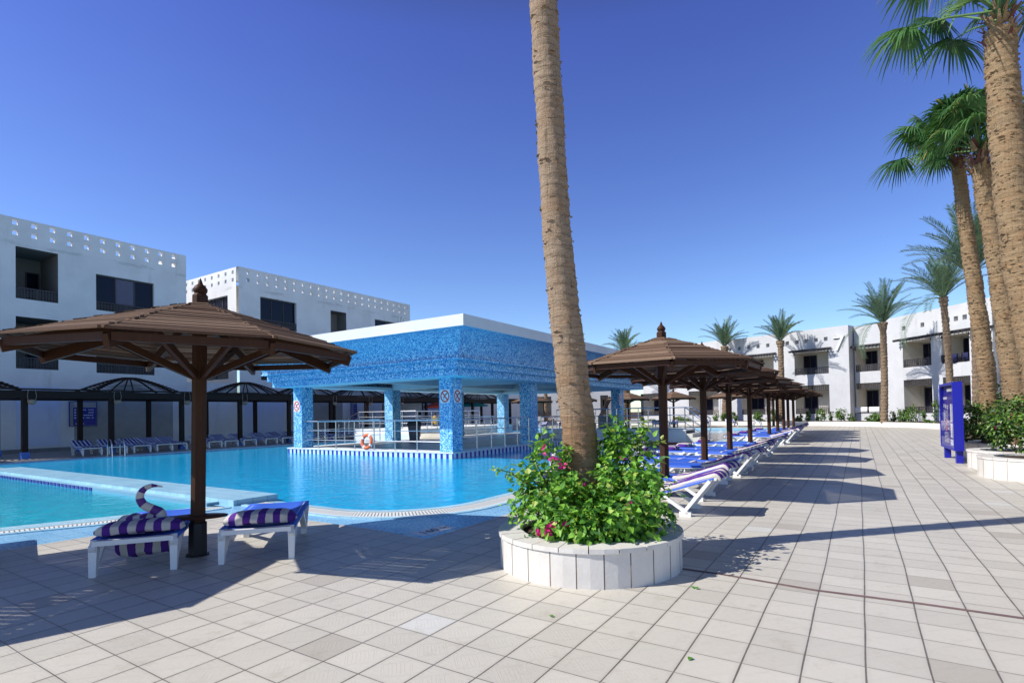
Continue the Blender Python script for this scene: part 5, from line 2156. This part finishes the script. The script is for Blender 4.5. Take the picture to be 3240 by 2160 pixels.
def bougainvillea():
    rd = random.Random(42)
    o = thing('bougainvillea', 'bushy green bougainvillea with magenta bracts filling the round planter', 'shrub', (PC.x, PC.y, .3))
    mb = MB()
    bw = (5, 5, 3.2, 1.1, 0)
    blobs = [((-.28, -.32, .3), (.42, .34, .3), 3.2), ((-.5, -.05, .45), (.36, .36, .38), 2.6), ((-.42, .3, .68), (.26, .3, .36), 1.5), ((.1, -.55, .2), (.5, .22, .22), 2.6), ((.45, -.38, .3), (.34, .34, .34), 2.8),
             ((.47, .0, .64), (.33, .34, .44), 3.2), ((.4, .3, .72), (.32, .34, .4), 2.2), ((.1, .55, .5), (.5, .3, .4), 1.6), ((.02, -.3, .3), (.3, .2, .2), 1.0), ((.58, -.2, .38), (.22, .3, .3), 1.4)]
    blobs = [((c_[0] * .93 - .02, c_[1], c_[2]), (r_[0] * .94, r_[1], r_[2]), w_) for c_, r_, w_ in blobs]
    leafy(mb, blobs, 5600, .078, rd, bw)
    # arching shoots
    shoots = [((-.35, .0, .5), (-.42, -.02, 1.14)), ((-.3, .1, .6), (-.2, .0, .95)), ((-.6, .0, .5), (-1.02, -.1, .72)), ((-.5, -.1, .5), (-.88, -.2, .66)), ((.45, .2, .8), (.36, .1, 1.26)), ((.5, .1, .8), (.62, .0, 1.2)),
              ((.6, .1, .8), (.9, .1, .98)), ((.6, .0, .6), (.92, -.1, .52)), ((.5, -.2, .5), (.88, -.35, .42)), ((.3, .2, .8), (.22, .1, 1.15)), ((.6, .2, .8), (.74, .2, 1.15)), ((-.05, -.35, .4), (.08, -.42, .74)), ((-.7, .0, .3), (-.82, -.1, .12)), ((.1, .3, .6), (-.02, .4, 1.1)), ((.75, -.1, .3), (.88, -.3, .1))]
    st_ = MB()
    for a, b in shoots:
        a, b = Vector(a), Vector(b)
        mid = a.lerp(b, .5) + Vector((rd.uniform(-.05, .05), rd.uniform(-.05, .05), .06))
        st_.tube([Vector((a.x * .3, a.y * .3, .02)), a, mid, b], [.009, .007, .005, .002], 5)
        L = (b - a).length
        for k in range(int(L * 55) + 8):
            f = rd.uniform(.05, 1)
            q = a.lerp(mid, f * 2) if f < .5 else mid.lerp(b, f * 2 - 1)
            d = Vector((rd.gauss(0, 1), rd.gauss(0, 1), rd.gauss(-.1, .6))).normalized()
            leaf_quad(mb, q + d * .015, d, Vector((rd.gauss(0, .3), rd.gauss(-.3, .3), 1)).normalized(), .07 * rd.uniform(.6, 1.35) * (1.15 - .4 * f), rd.choices((0, 1, 3, 2), (4, 5, 2, 1))[0], rd)
    for _ in range(9):
        a = rd.uniform(0, 2 * PI)
        q0 = Vector((math.cos(a) * .3, math.sin(a) * .3, 0))
        q1_ = Vector((math.cos(a) * rd.uniform(.35, .8), math.sin(a) * rd.uniform(.35, .8), rd.uniform(.3, .9)))
        st_.tube([q0, q0.lerp(q1_, .5) + Vector((0, 0, .08)), q1_], [.011, .008, .004], 5)
    mb.build('foliage', LEAF, o)
    st_.build('stems', M['wood'], o)
    fl = MB()
    spots = [(-.4, -.02, .82, 6), (-.46, -.04, .92, 3), (-.28, -.08, .75, 5), (-.48, -.56, .16, 16), (-.54, -.52, .12, 10), (-.42, -.58, .22, 8), (-.3, -.6, .24, 5), (.34, -.05, .82, 2), (.3, -.58, .42, 3), (-.1, -.35, .6, 1)]
    for x, y, z, k in spots:
        for _ in range(k):
            p = Vector((x, y, z)) + Vector((rd.gauss(0, .022), rd.gauss(-.03, .02), rd.gauss(0, .022)))
            d = Vector((rd.gauss(0, 1), rd.gauss(-.6, .6), rd.gauss(0, 1))).normalized()
            leaf_quad(fl, p, d, Vector((0, -1, .3)).normalized(), .05 * rd.uniform(.8, 1.2), 0, rd)
    fl.build('bracts', LEAF[4], o)


bougainvillea()


def hedge(name, label, c, blobs, n, size, w_, seed, group=None, stems=0, cat='shrub'):
    rd = random.Random(seed)
    o = thing(name, label, cat, c, 0, group)
    mb = MB()
    leafy(mb, blobs, n, size, rd, w_)
    mb.build('foliage', HEDGE, o)
    if stems:
        mb = MB()
        for k in range(stems):
            a = rd.uniform(0, 6.28)
            b_ = rd.choice(blobs)[0]
            mb.tube([(math.cos(a) * .06, math.sin(a) * .06, 0), (b_[0] * .6, b_[1] * .6, b_[2] * .5), b_], [.012, .01, .005], 5)
        mb.build('stems', M['trunk_d'], o)
    return o


# planters and shrubs at the right
ring_planter('round_planter', Vector((11.35, 11.6, 0)), 1.1, .82, .45, 'nearest round white tiled planter at the right edge', .38, seed=4)
ring_planter('round_planter', Vector((12.43, 13.39, 0)), .95, .7, .45, 'second round white tiled planter, just behind the nearest one at the right edge', .38, seed=5)
ring_planter('round_planter', Vector((14.8, 15.4, 0)), 1.6, 1.3, .48, 'shaded round planter behind the blue information board', .4, seed=6)
hedge('flowering_shrub', 'staked shrub with a few magenta flowers in the nearest right hand planter', (11.3, 11.6, .4), [((-.05, -.1, .5), (.4, .4, .4), 3), ((.35, .1, .7), (.5, .5, .5), 3), ((.1, -.3, .3), (.45, .3, .25), 1.4), ((.1, .1, .85), (.4, .4, .25), 1.5)], 2300, .085, (5, 4, 4, .35, 1.5), 3, None, 6)
hedge('flowering_shrub', 'tall dark green shrub behind the stakes in the second right hand planter', (12.5, 13.45, .4), [((0, 0, .85), (.5, .5, .5), 4), ((-.25, .15, .65), (.4, .4, .5), 3), ((.4, -.2, .8), (.45, .4, .5), 3)], 2400, .09, (5, 3, 5, .15, 1.5), 7, None, 6)
hedge('hedge', 'dense green hedge around the palm trunks behind the blue information board', (14.8, 15.4, .4), [((-.5, .4, .8), (.6, .6, .65), 4), ((.2, 0, .8), (.8, .7, .6), 4), ((-.55, -.3, .5), (.55, .5, .5), 2), ((.8, -.5, .8), (.6, .6, .6), 2), ((.1, .9, .9), (.7, .6, .8), 3), ((-1.05, .75, .75), (.5, .5, .6), 2.5)], 5200, .1, (5, 4, 4, .05, 1.2), 11)
mb = MB()
st1 = thing('plant_stakes', 'thin pale bamboo stakes supporting the shrub in the second planter', 'stake', (12.2, 12.95, .4))
for dx, h in ((0, .62), (.05, .7), (.11, .58)):
    mb.tube([(dx, 0, 0), (dx - .02, .02, h)], .013, 5)
mb.build('stake', M['cream'], st1)
st2 = thing('plant_stakes', 'two thin pale bamboo stakes leaning in the nearest right hand planter', 'stake', (11.1, 11.15, .4))
mb = MB()
for dx, dz in ((0, .95), (.16, .5)):
    mb.tube([(dx, 0, 0), (dx - .1, .02, dz)], .014, 5)
mb.build('stake', M['cream'], st2)

# shrubs in the bed before wing 7: photo column, base row, width px, height px, character
beds = [(2596, 1331, 32, 36, 0, 'clipped round bush just right of the farthest umbrella'), (2556, 1331, 14, 30, 1, 'small loose bush left of the round one beside the farthest umbrella'), (2530, 1332, 13, 20, 1, 'low loose bush by the magenta flowers'), (2628, 1331, 18, 28, 2, 'thin sparse shrub between the two clipped bushes left of the recessed bay'), (2660, 1331, 32, 38, 0, 'clipped bush below the left end of the recessed bay'), (2692, 1332, 24, 28, 2, 'sparse shrub under the white towels'), (2745, 1333, 22, 14, 2, 'low straggly shrub left of the drooping palm'),
        (2770, 1322, 34, 22, 0, 'rounded bush immediately left of the palm foot'), (2785, 1336, 44, 26, 0, 'low bush at the foot of the palm beside the towels'), (2828, 1334, 28, 36, 2, 'dark leafy shrub just right of the palm foot'), (2856, 1338, 34, 36, 0, 'left clipped bush of the close pair right of the palm'), (2888, 1338, 38, 42, 0, 'right clipped bush of the close pair right of the palm'), (2924, 1338, 16, 34, 2, 'thin upright shrub before the right hand balcony'), (2962, 1344, 26, 66, 2, 'tall straggly climber beside the blue board'), (2940, 1346, 36, 12, 2, 'low ground shrub left of the blue board'),
        (2394, 1328, 20, 32, 0, 'bush between the fourth and fifth poles'), (2448, 1330, 22, 34, 0, 'bush behind the fifth and sixth poles'), (2322, 1327, 18, 26, 0, 'bush right of the third pole'), (2293, 1328, 22, 26, 0, 'bush left of the third pole'), (2264, 1328, 14, 22, 1, 'young bush between the second and third poles'), (2410, 1328, 24, 22, 2, 'thin shrub beside the fourth pole'), (2150, 1325, 40, 16, 0, 'wide clipped hedge behind the bridge handrail'), (2172, 1317, 30, 10, 0, 'flat topped hedge above the wide one behind the bridge'), (2030, 1326, 14, 14, 1, 'small green bush left of the central far balcony'), (2062, 1327, 30, 8, 2, 'low pale plants below the far balcony'),
        (1742, 1322, 30, 20, 3, 'flowering pink bush left of the palm trunk'), (2520, 1318, 12, 12, 3, 'magenta flowers climbing beside the farthest pole')]
rdb = random.Random(5)
for i, (px, by, wpx, hpx, kind, lb_) in enumerate(beds):
    p = None
    # stand each shrub on the bed: find depth on the line just behind the low wall
    dr = ray(px, 1290)
    best = None
    for a, b in zip(LW, LW[1:]):
        den = dr.x * (b[1] - a[1]) - dr.y * (b[0] - a[0])
        if abs(den) < 1e-6:
            continue
        k_ = (dr.x * -a[1] + dr.y * a[0]) / den
        if -0.001 <= k_ <= 1.001:
            X_, Y_ = a[0] + (b[0] - a[0]) * k_, a[1] + (b[1] - a[1]) * k_
            if best is None or Y_ > best[1]:
                best = (X_, Y_)
    if best is None:
        best = (dr.x / dr.y * 64, 64)
    k_ = (1.2 if i != 7 else 2.4) + rdb.uniform(0, .4)
    sc_ = (best[1] + k_) / best[1]
    X_, Y_ = best[0] * sc_, best[1] * sc_
    mpp = Y_ / FPX
    W_, H_ = wpx * mpp / 2, hpx * mpp * 1.12
    ww = {0: (5, 5, 3, 0, .6), 1: (4, 6, 1, 0, 1), 2: (3, 4, 4, .1, 4), 3: (2, 2, 2, 5, 2)}[kind]
    nn = {0: 620, 1: 300, 2: 200, 3: 300}[kind]
    bl = [((0, 0, H_ * .52), (W_, W_ * .9, H_ * .5), 3)]
    if kind == 2:
        bl = [((rdb.uniform(-.5, .5) * W_, 0, H_ * rdb.uniform(.2, .9)), (W_ * .45, W_ * .4, H_ * .2), 1) for _ in range(5)]
    hedge('bush' if kind == 0 else 'shrub', lb_, (X_, Y_, .3), bl, nn, .12 if kind == 0 else .14, ww, 100 + i, 'bushes in the bed before wing 7', 4)

# ============================================================ INFORMATION BOARD
la, lb2 = Vector((13.14, 16.55, 0)), Vector((12.1, 14.82, 0))
ex = (lb2 - la).normalized()                    # towards the near end
ey = Vector((-ex.y, ex.x, 0))                   # away from the face
if ey.x < 0:
    ey = -ey
ib = thing('information_board', 'tall blue glazed information board on two posts at the right of the paving', 'sign', (la + lb2) / 2, math.atan2(ex.y, ex.x))
W_ = 1.12
sgn = 1 if (Vector((-ex.y, ex.x, 0)) - ey).length < .1 else -1


def bxs(mb, x0, x1, y0, y1, z0, z1, m=0):
    y0, y1 = sorted((y0 * sgn, y1 * sgn))
    mb.box(x0, x1, y0, y1, z0, z1, m)


mb = MB()
bxs(mb, -W_, W_, .04, .16, .34, 2.22)
bxs(mb, -W_, -W_ + .07, -.06, .04, .34, 2.22)
bxs(mb, W_ - .07, W_, -.06, .04, .34, 2.22)
bxs(mb, -W_ + .07, W_ - .07, -.06, .04, 2.15, 2.22)
bxs(mb, -W_ + .07, W_ - .07, -.06, .04, .34, .41)
mb.build('case', M['signblue'], ib)
for x in (-.93, .93):
    mb = MB()
    bxs(mb, x - .09, x + .09, .0, .15, 0, .34)
    mb.build('post', M['signblue'], ib)
mb = MB()
bxs(mb, -W_ + .09, -.02, .03, .038, .44, 1.9)
bxs(mb, .02, W_ - .09, .03, .038, .44, 1.9)
mb.build('notice_panel', M['signpurple'], ib)
mb = MB()
rd = random.Random(77)
x = -.35
for i in range(11):                             # heading letters
    if i != 7:
        bxs(mb, x, x + .07, .02, .028, 1.98, 2.08)
    x += .098
bxs(mb, -.98, -.45, .02, .028, 1.76, 1.83)
for cidx in range(3):
    x0 = -.95 + cidx * .28
    bxs(mb, x0, x0 + .05, .02, .028, 1.52 - .03 * cidx, 1.63 - .02 * cidx)
    for r_i in range(9):
        bxs(mb, x0 - .02, x0 - .02 + rd.uniform(.08, .2), .02, .026, 1.42 - r_i * .035, 1.433 - r_i * .035)
for r_i in range(8):
    bxs(mb, -.95, -.95 + rd.uniform(.5, .78), .02, .026, .78 - r_i * .04, .79 - r_i * .04)
for (x0, z0) in ((-.95, 1.1), (-.35, 1.08), (-.92, .9), (-.28, .88)):
    bxs(mb, x0, x0 + .05, .02, .026, z0, z0 + .05)
mb.build('lettering', M['white_paint'], ib)
mb = MB()
for z0 in (1.12, 1.02, .92, .84):
    bxs(mb, -.66, -.62, .02, .026, z0, z0 + .06)
    bxs(mb, -.58, -.54, .02, .026, z0, z0 + .06)
    bxs(mb, -.66, -.54, .02, .026, z0 - .015, z0 - .005)
mb.build('red_symbols', M['red'], ib)
mb = MB()
for x0 in (.12, .42, ):  # white panels painted in as reflections of white windows
    for z0, z1 in ((1.12, 1.62), (.66, 1.06)):
        bxs(mb, x0, x0 + .2, .02, .026, z0, z1)
bxs(mb, .05, .95, .02, .026, .56, .6)
bxs(mb, .05, .95, .019, .024, .44, .55, 1)
mb.build('window_reflection', [M['white_paint'], M['bluewhite']], ib)
gm = bpy.data.materials.new('clear_glass')
gm.use_nodes = True
t_ = gm.node_tree
for n_ in list(t_.nodes):
    t_.nodes.remove(n_)
o_ = t_.nodes.new('ShaderNodeOutputMaterial')
tr_ = t_.nodes.new('ShaderNodeBsdfTransparent')
gl_ = t_.nodes.new('ShaderNodeBsdfGlossy')
gl_.inputs['Roughness'].default_value = .02
fr_ = t_.nodes.new('ShaderNodeFresnel')
fr_.inputs[0].default_value = 1.15
mx_ = t_.nodes.new('ShaderNodeMixShader')
t_.links.new(fr_.outputs[0], mx_.inputs[0])
t_.links.new(tr_.outputs[0], mx_.inputs[1])
t_.links.new(gl_.outputs[0], mx_.inputs[2])
t_.links.new(mx_.outputs[0], o_.inputs[0])
mb = MB()
y_ = -.05 * sgn
mb.face([(-W_ + .07, y_, .41), (W_ - .07, y_, .41), (W_ - .07, y_, 2.15), (-W_ + .07, y_, 2.15)])
mb.build('glass', gm, ib)


# ============================================================ BAR AREA BEYOND THE PAVILION
def parasol(p, label, m, r_=1.5, h=2.3):
    o = thing('canvas_parasol', label, 'parasol', p)
    mb = MB()
    n = 6
    for k in range(n):
        a, b = 2 * PI * k / n, 2 * PI * (k + 1) / n
        A, B = Vector((math.cos(a) * r_, math.sin(a) * r_, h)), Vector((math.cos(b) * r_, math.sin(b) * r_, h))
        mb.face([A, B, (0, 0, h + .5)])
        mb.face([A, B, B + Vector((0, 0, -.12)), A + Vector((0, 0, -.12))])
    mb.build('canopy', m, o)
    mb = MB()
    mb.tube([(0, 0, 0), (0, 0, h + .5)], .025, 8)
    mb.lathe((0, 0, 0), [(.25, 0), (.25, .06), (.04, .1)], 12)
    mb.build('pole', M['white_paint'], o)


parasol((-6.3, 48, 0), 'orange red canvas parasol beyond the bar, left of the corner pillar', M['red_cloth'], 1.9)
parasol((-4.6, 57, 0), 'turquoise green canvas parasol beyond the bar, right of the inner pillars', M['green_cloth'], 2.1, 2.5)
# white dining set
def chair(p, rz, label, m=None):
    o = thing('patio_chair', label, 'chair', p, rz, 'patio chairs on the far terrace')
    mm = m or M['white_plastic']
    mb = MB()
    mb.box(-.23, .23, -.22, .22, .42, .45)
    mb.build('seat', mm, o)
    mb = MB()
    mb.box(-.23, .23, .2, .23, .5, .88)
    mb.build('backrest', mm, o)
    for x in (-.2, .2):
        for y, h in ((-.19, .42), (.2, .88)):
            mb = MB()
            mb.tube([(x * 1.1, y * 1.1, 0), (x, y, h)], .018, 6)
            mb.build('leg', mm, o)
    return o


cpos = [(1505, 53, 'leftmost patio chair on the far terrace under the green parasol'), (1520, 54, 'second patio chair from the left on the far terrace'), (1540, 53, 'third patio chair from the left on the far terrace'), (1560, 55, 'fourth patio chair from the left on the far terrace'), (1573, 54, 'fifth patio chair from the left on the far terrace'), (1590, 54, 'patio chair on the far terrace just left of the inner right pillar'), (1650, 52, 'patio chair on the far terrace seen right of the inner right pillar')]
for i, (px, y, lb_) in enumerate(cpos):
    q = atY(px, 1310, y)
    chair((q.x, q.y, 0), i * 1.1, lb_)
for i, (px, y, lb_) in enumerate(((1530, 53.8, 'left round white table on the far terrace'), (1578, 55, 'right round white table on the far terrace'))):
    q = atY(px, 1310, y)
    o = thing('patio_table', lb_, 'table', (q.x, q.y, 0))
    mb = MB()
    mb.lathe((0, 0, 0), [(.3, 0), (.05, .05), (.04, .7), (.5, .71), (.5, .74), (0, .74)], 16)
    mb.build('table_top', M['white_plastic'], o)
# dark bar counter beyond the palm trunk
mb = MB()
for k in range(3):
    q = atY(1905 + k * 22, 1325, 47)
    mb.box(q.x - .32, q.x + .32, q.y - .3, q.y + .3, 0, 1.25)
bc = mb.build('bar_counter', M['lattice'])
tag(bc, 'dark lattice bar counter beyond the pool behind the bridge railing', 'counter')
# notice shelf / kiosk rack left of the corner pillar
kk = thing('kiosk_rack', 'blue grey kiosk stand with dark shelves beyond the bar, left of the corner pillar', 'stand', (-9.2, 45.5, 0))
mb = MB()
mb.box(-1.7, 1.7, 0, .1, 1.9, 2.6)
mb.box(-1.7, -1.62, 0, .5, 0, 2.6)
mb.box(1.62, 1.7, 0, .5, 0, 2.6)
mb.box(-.04, .04, 0, .5, 0, 1.9)
mb.build('frame', M['greywall'], kk)
mb = MB()
for z_ in (.5, .95, 1.4, 1.85):
    mb.box(-1.62, -.04, .02, .5, z_ - .03, z_)
    mb.box(.04, 1.62, .02, .5, z_ - .03, z_)
mb.build('shelf', M['black'], kk)
mb = MB()
rd = random.Random(3)
for z_ in (.5, .95, 1.4):
    for k in range(8):
        x = -1.5 + k * .4
        if abs(x) < .15:
            continue
        mb.box(x, x + rd.uniform(.12, .26), .1, .3, z_, z_ + rd.uniform(.12, .26))
mb.build('goods', M['bluewhite'], kk)


def person(p, h, label, top, bottom, rz=0.0):
    """one continuous body grown over a skeleton, standing, facing local -y"""
    o = thing('person', label, 'person', p, rz)
    s_ = h / 1.75
    J = {'pel': (0, 0, .95), 'wst': (0, 0, 1.1), 'che': (0, .01, 1.32), 'nek': (0, .01, 1.48), 'hd0': (0, -.01, 1.58), 'hd1': (0, -.01, 1.70)}
    E, Rad = [], {'pel': .135, 'wst': .12, 'che': .145, 'nek': .055, 'hd0': .08, 'hd1': .075}
    for sd, n_ in ((-1, 'l'), (1, 'r')):
        J.update({'hip' + n_: (sd * .09, 0, .9), 'kne' + n_: (sd * .1, -.02, .5), 'ank' + n_: (sd * .1, .02, .09), 'toe' + n_: (sd * .11, -.13, .04), 'sho' + n_: (sd * .17, .01, 1.4), 'elb' + n_: (sd * .23, .03, 1.13), 'wri' + n_: (sd * .24, -.08, .9), 'han' + n_: (sd * .24, -.11, .82)})
        Rad.update({'hip' + n_: .09, 'kne' + n_: .06, 'ank' + n_: .04, 'toe' + n_: .035, 'sho' + n_: .06, 'elb' + n_: .042, 'wri' + n_: .028, 'han' + n_: .03})
        E += [('pel', 'hip' + n_), ('hip' + n_, 'kne' + n_), ('kne' + n_, 'ank' + n_), ('ank' + n_, 'toe' + n_), ('che', 'sho' + n_), ('sho' + n_, 'elb' + n_), ('elb' + n_, 'wri' + n_), ('wri' + n_, 'han' + n_)]
    E += [('pel', 'wst'), ('wst', 'che'), ('che', 'nek'), ('nek', 'hd0'), ('hd0', 'hd1')]
    ks = list(J)
    me = bpy.data.meshes.new('body')
    me.from_pydata([tuple(c * s_ for c in J[k]) for k in ks], [(ks.index(a), ks.index(b)) for a, b in E], [])
    b = bpy.data.objects.new('body', me)
    C.objects.link(b)
    b.parent = o
    sk = b.modifiers.new('skin', 'SKIN')
    for i, k in enumerate(ks):
        me.skin_vertices[0].data[i].radius = (Rad[k] * s_, Rad[k] * s_)
    me.skin_vertices[0].data[0].use_root = True
    ss = b.modifiers.new('sub', 'SUBSURF')
    ss.levels = ss.render_levels = 1
    me.materials.append(M['skin'])
    mb = MB()
    mb.lathe((0, .01 * s_, 0), [(.17 * s_, .86 * s_), (.155 * s_, 1.05 * s_), (.19 * s_, 1.3 * s_), (.2 * s_, 1.4 * s_), (.08 * s_, 1.48 * s_)], 14)
    for sd in (-1, 1):
        mb.tube([(sd * .17 * s_, .01, 1.41 * s_), (sd * .215 * s_, .02, 1.22 * s_)], [.08 * s_, .065 * s_], 8)
    mb.build('shirt', top, o)
    mb = MB()
    for sd in (-1, 1):
        mb.tube([(sd * .08 * s_, 0, .97 * s_), (sd * .1 * s_, -.01, .5 * s_), (sd * .1 * s_, .01, .12 * s_)], [.125 * s_, .085 * s_, .07 * s_], 8)
    mb.build('trousers', bottom, o)
    mb = MB()
    mb.lathe((0, .005, 1.6 * s_), [(.088 * s_, .0), (.096 * s_, .06), (.07 * s_, .13), (0, .155)], 10)
    mb.build('hair', M['black'], o)
    return o


q = atY(1376, 1340, 40)
person((q.x, q.y, 0), 1.75, 'standing person in a yellow shirt beyond the bar rail, left of the corner pillar', M['yellow'], M['black'], R(40))
q = atY(1391, 1340, 40)
person((q.x, q.y, 0), 1.72, 'standing person in dark clothes right of the yellow shirted one, half behind the corner pillar', M['black'], M['black'], R(-30))
# a few fallen leaves on the paving
rd = random.Random(12)
mb = MB()
for px, py in ((2196, 1862), (2187, 2081), (1750, 1953), (2200, 1864)):
    q = at(px, py)
    leaf_quad(mb, q + Vector((0, 0, .008)), Vector((rd.uniform(-1, 1), rd.uniform(-1, 1), .05)).normalized(), Vector((0, 0, 1)), .05, 0, rd)
tag(mb.build('fallen_leaves', [LEAF[0]]), 'scattered small green leaves lying on the cream paving', 'leaves', None, 'stuff')
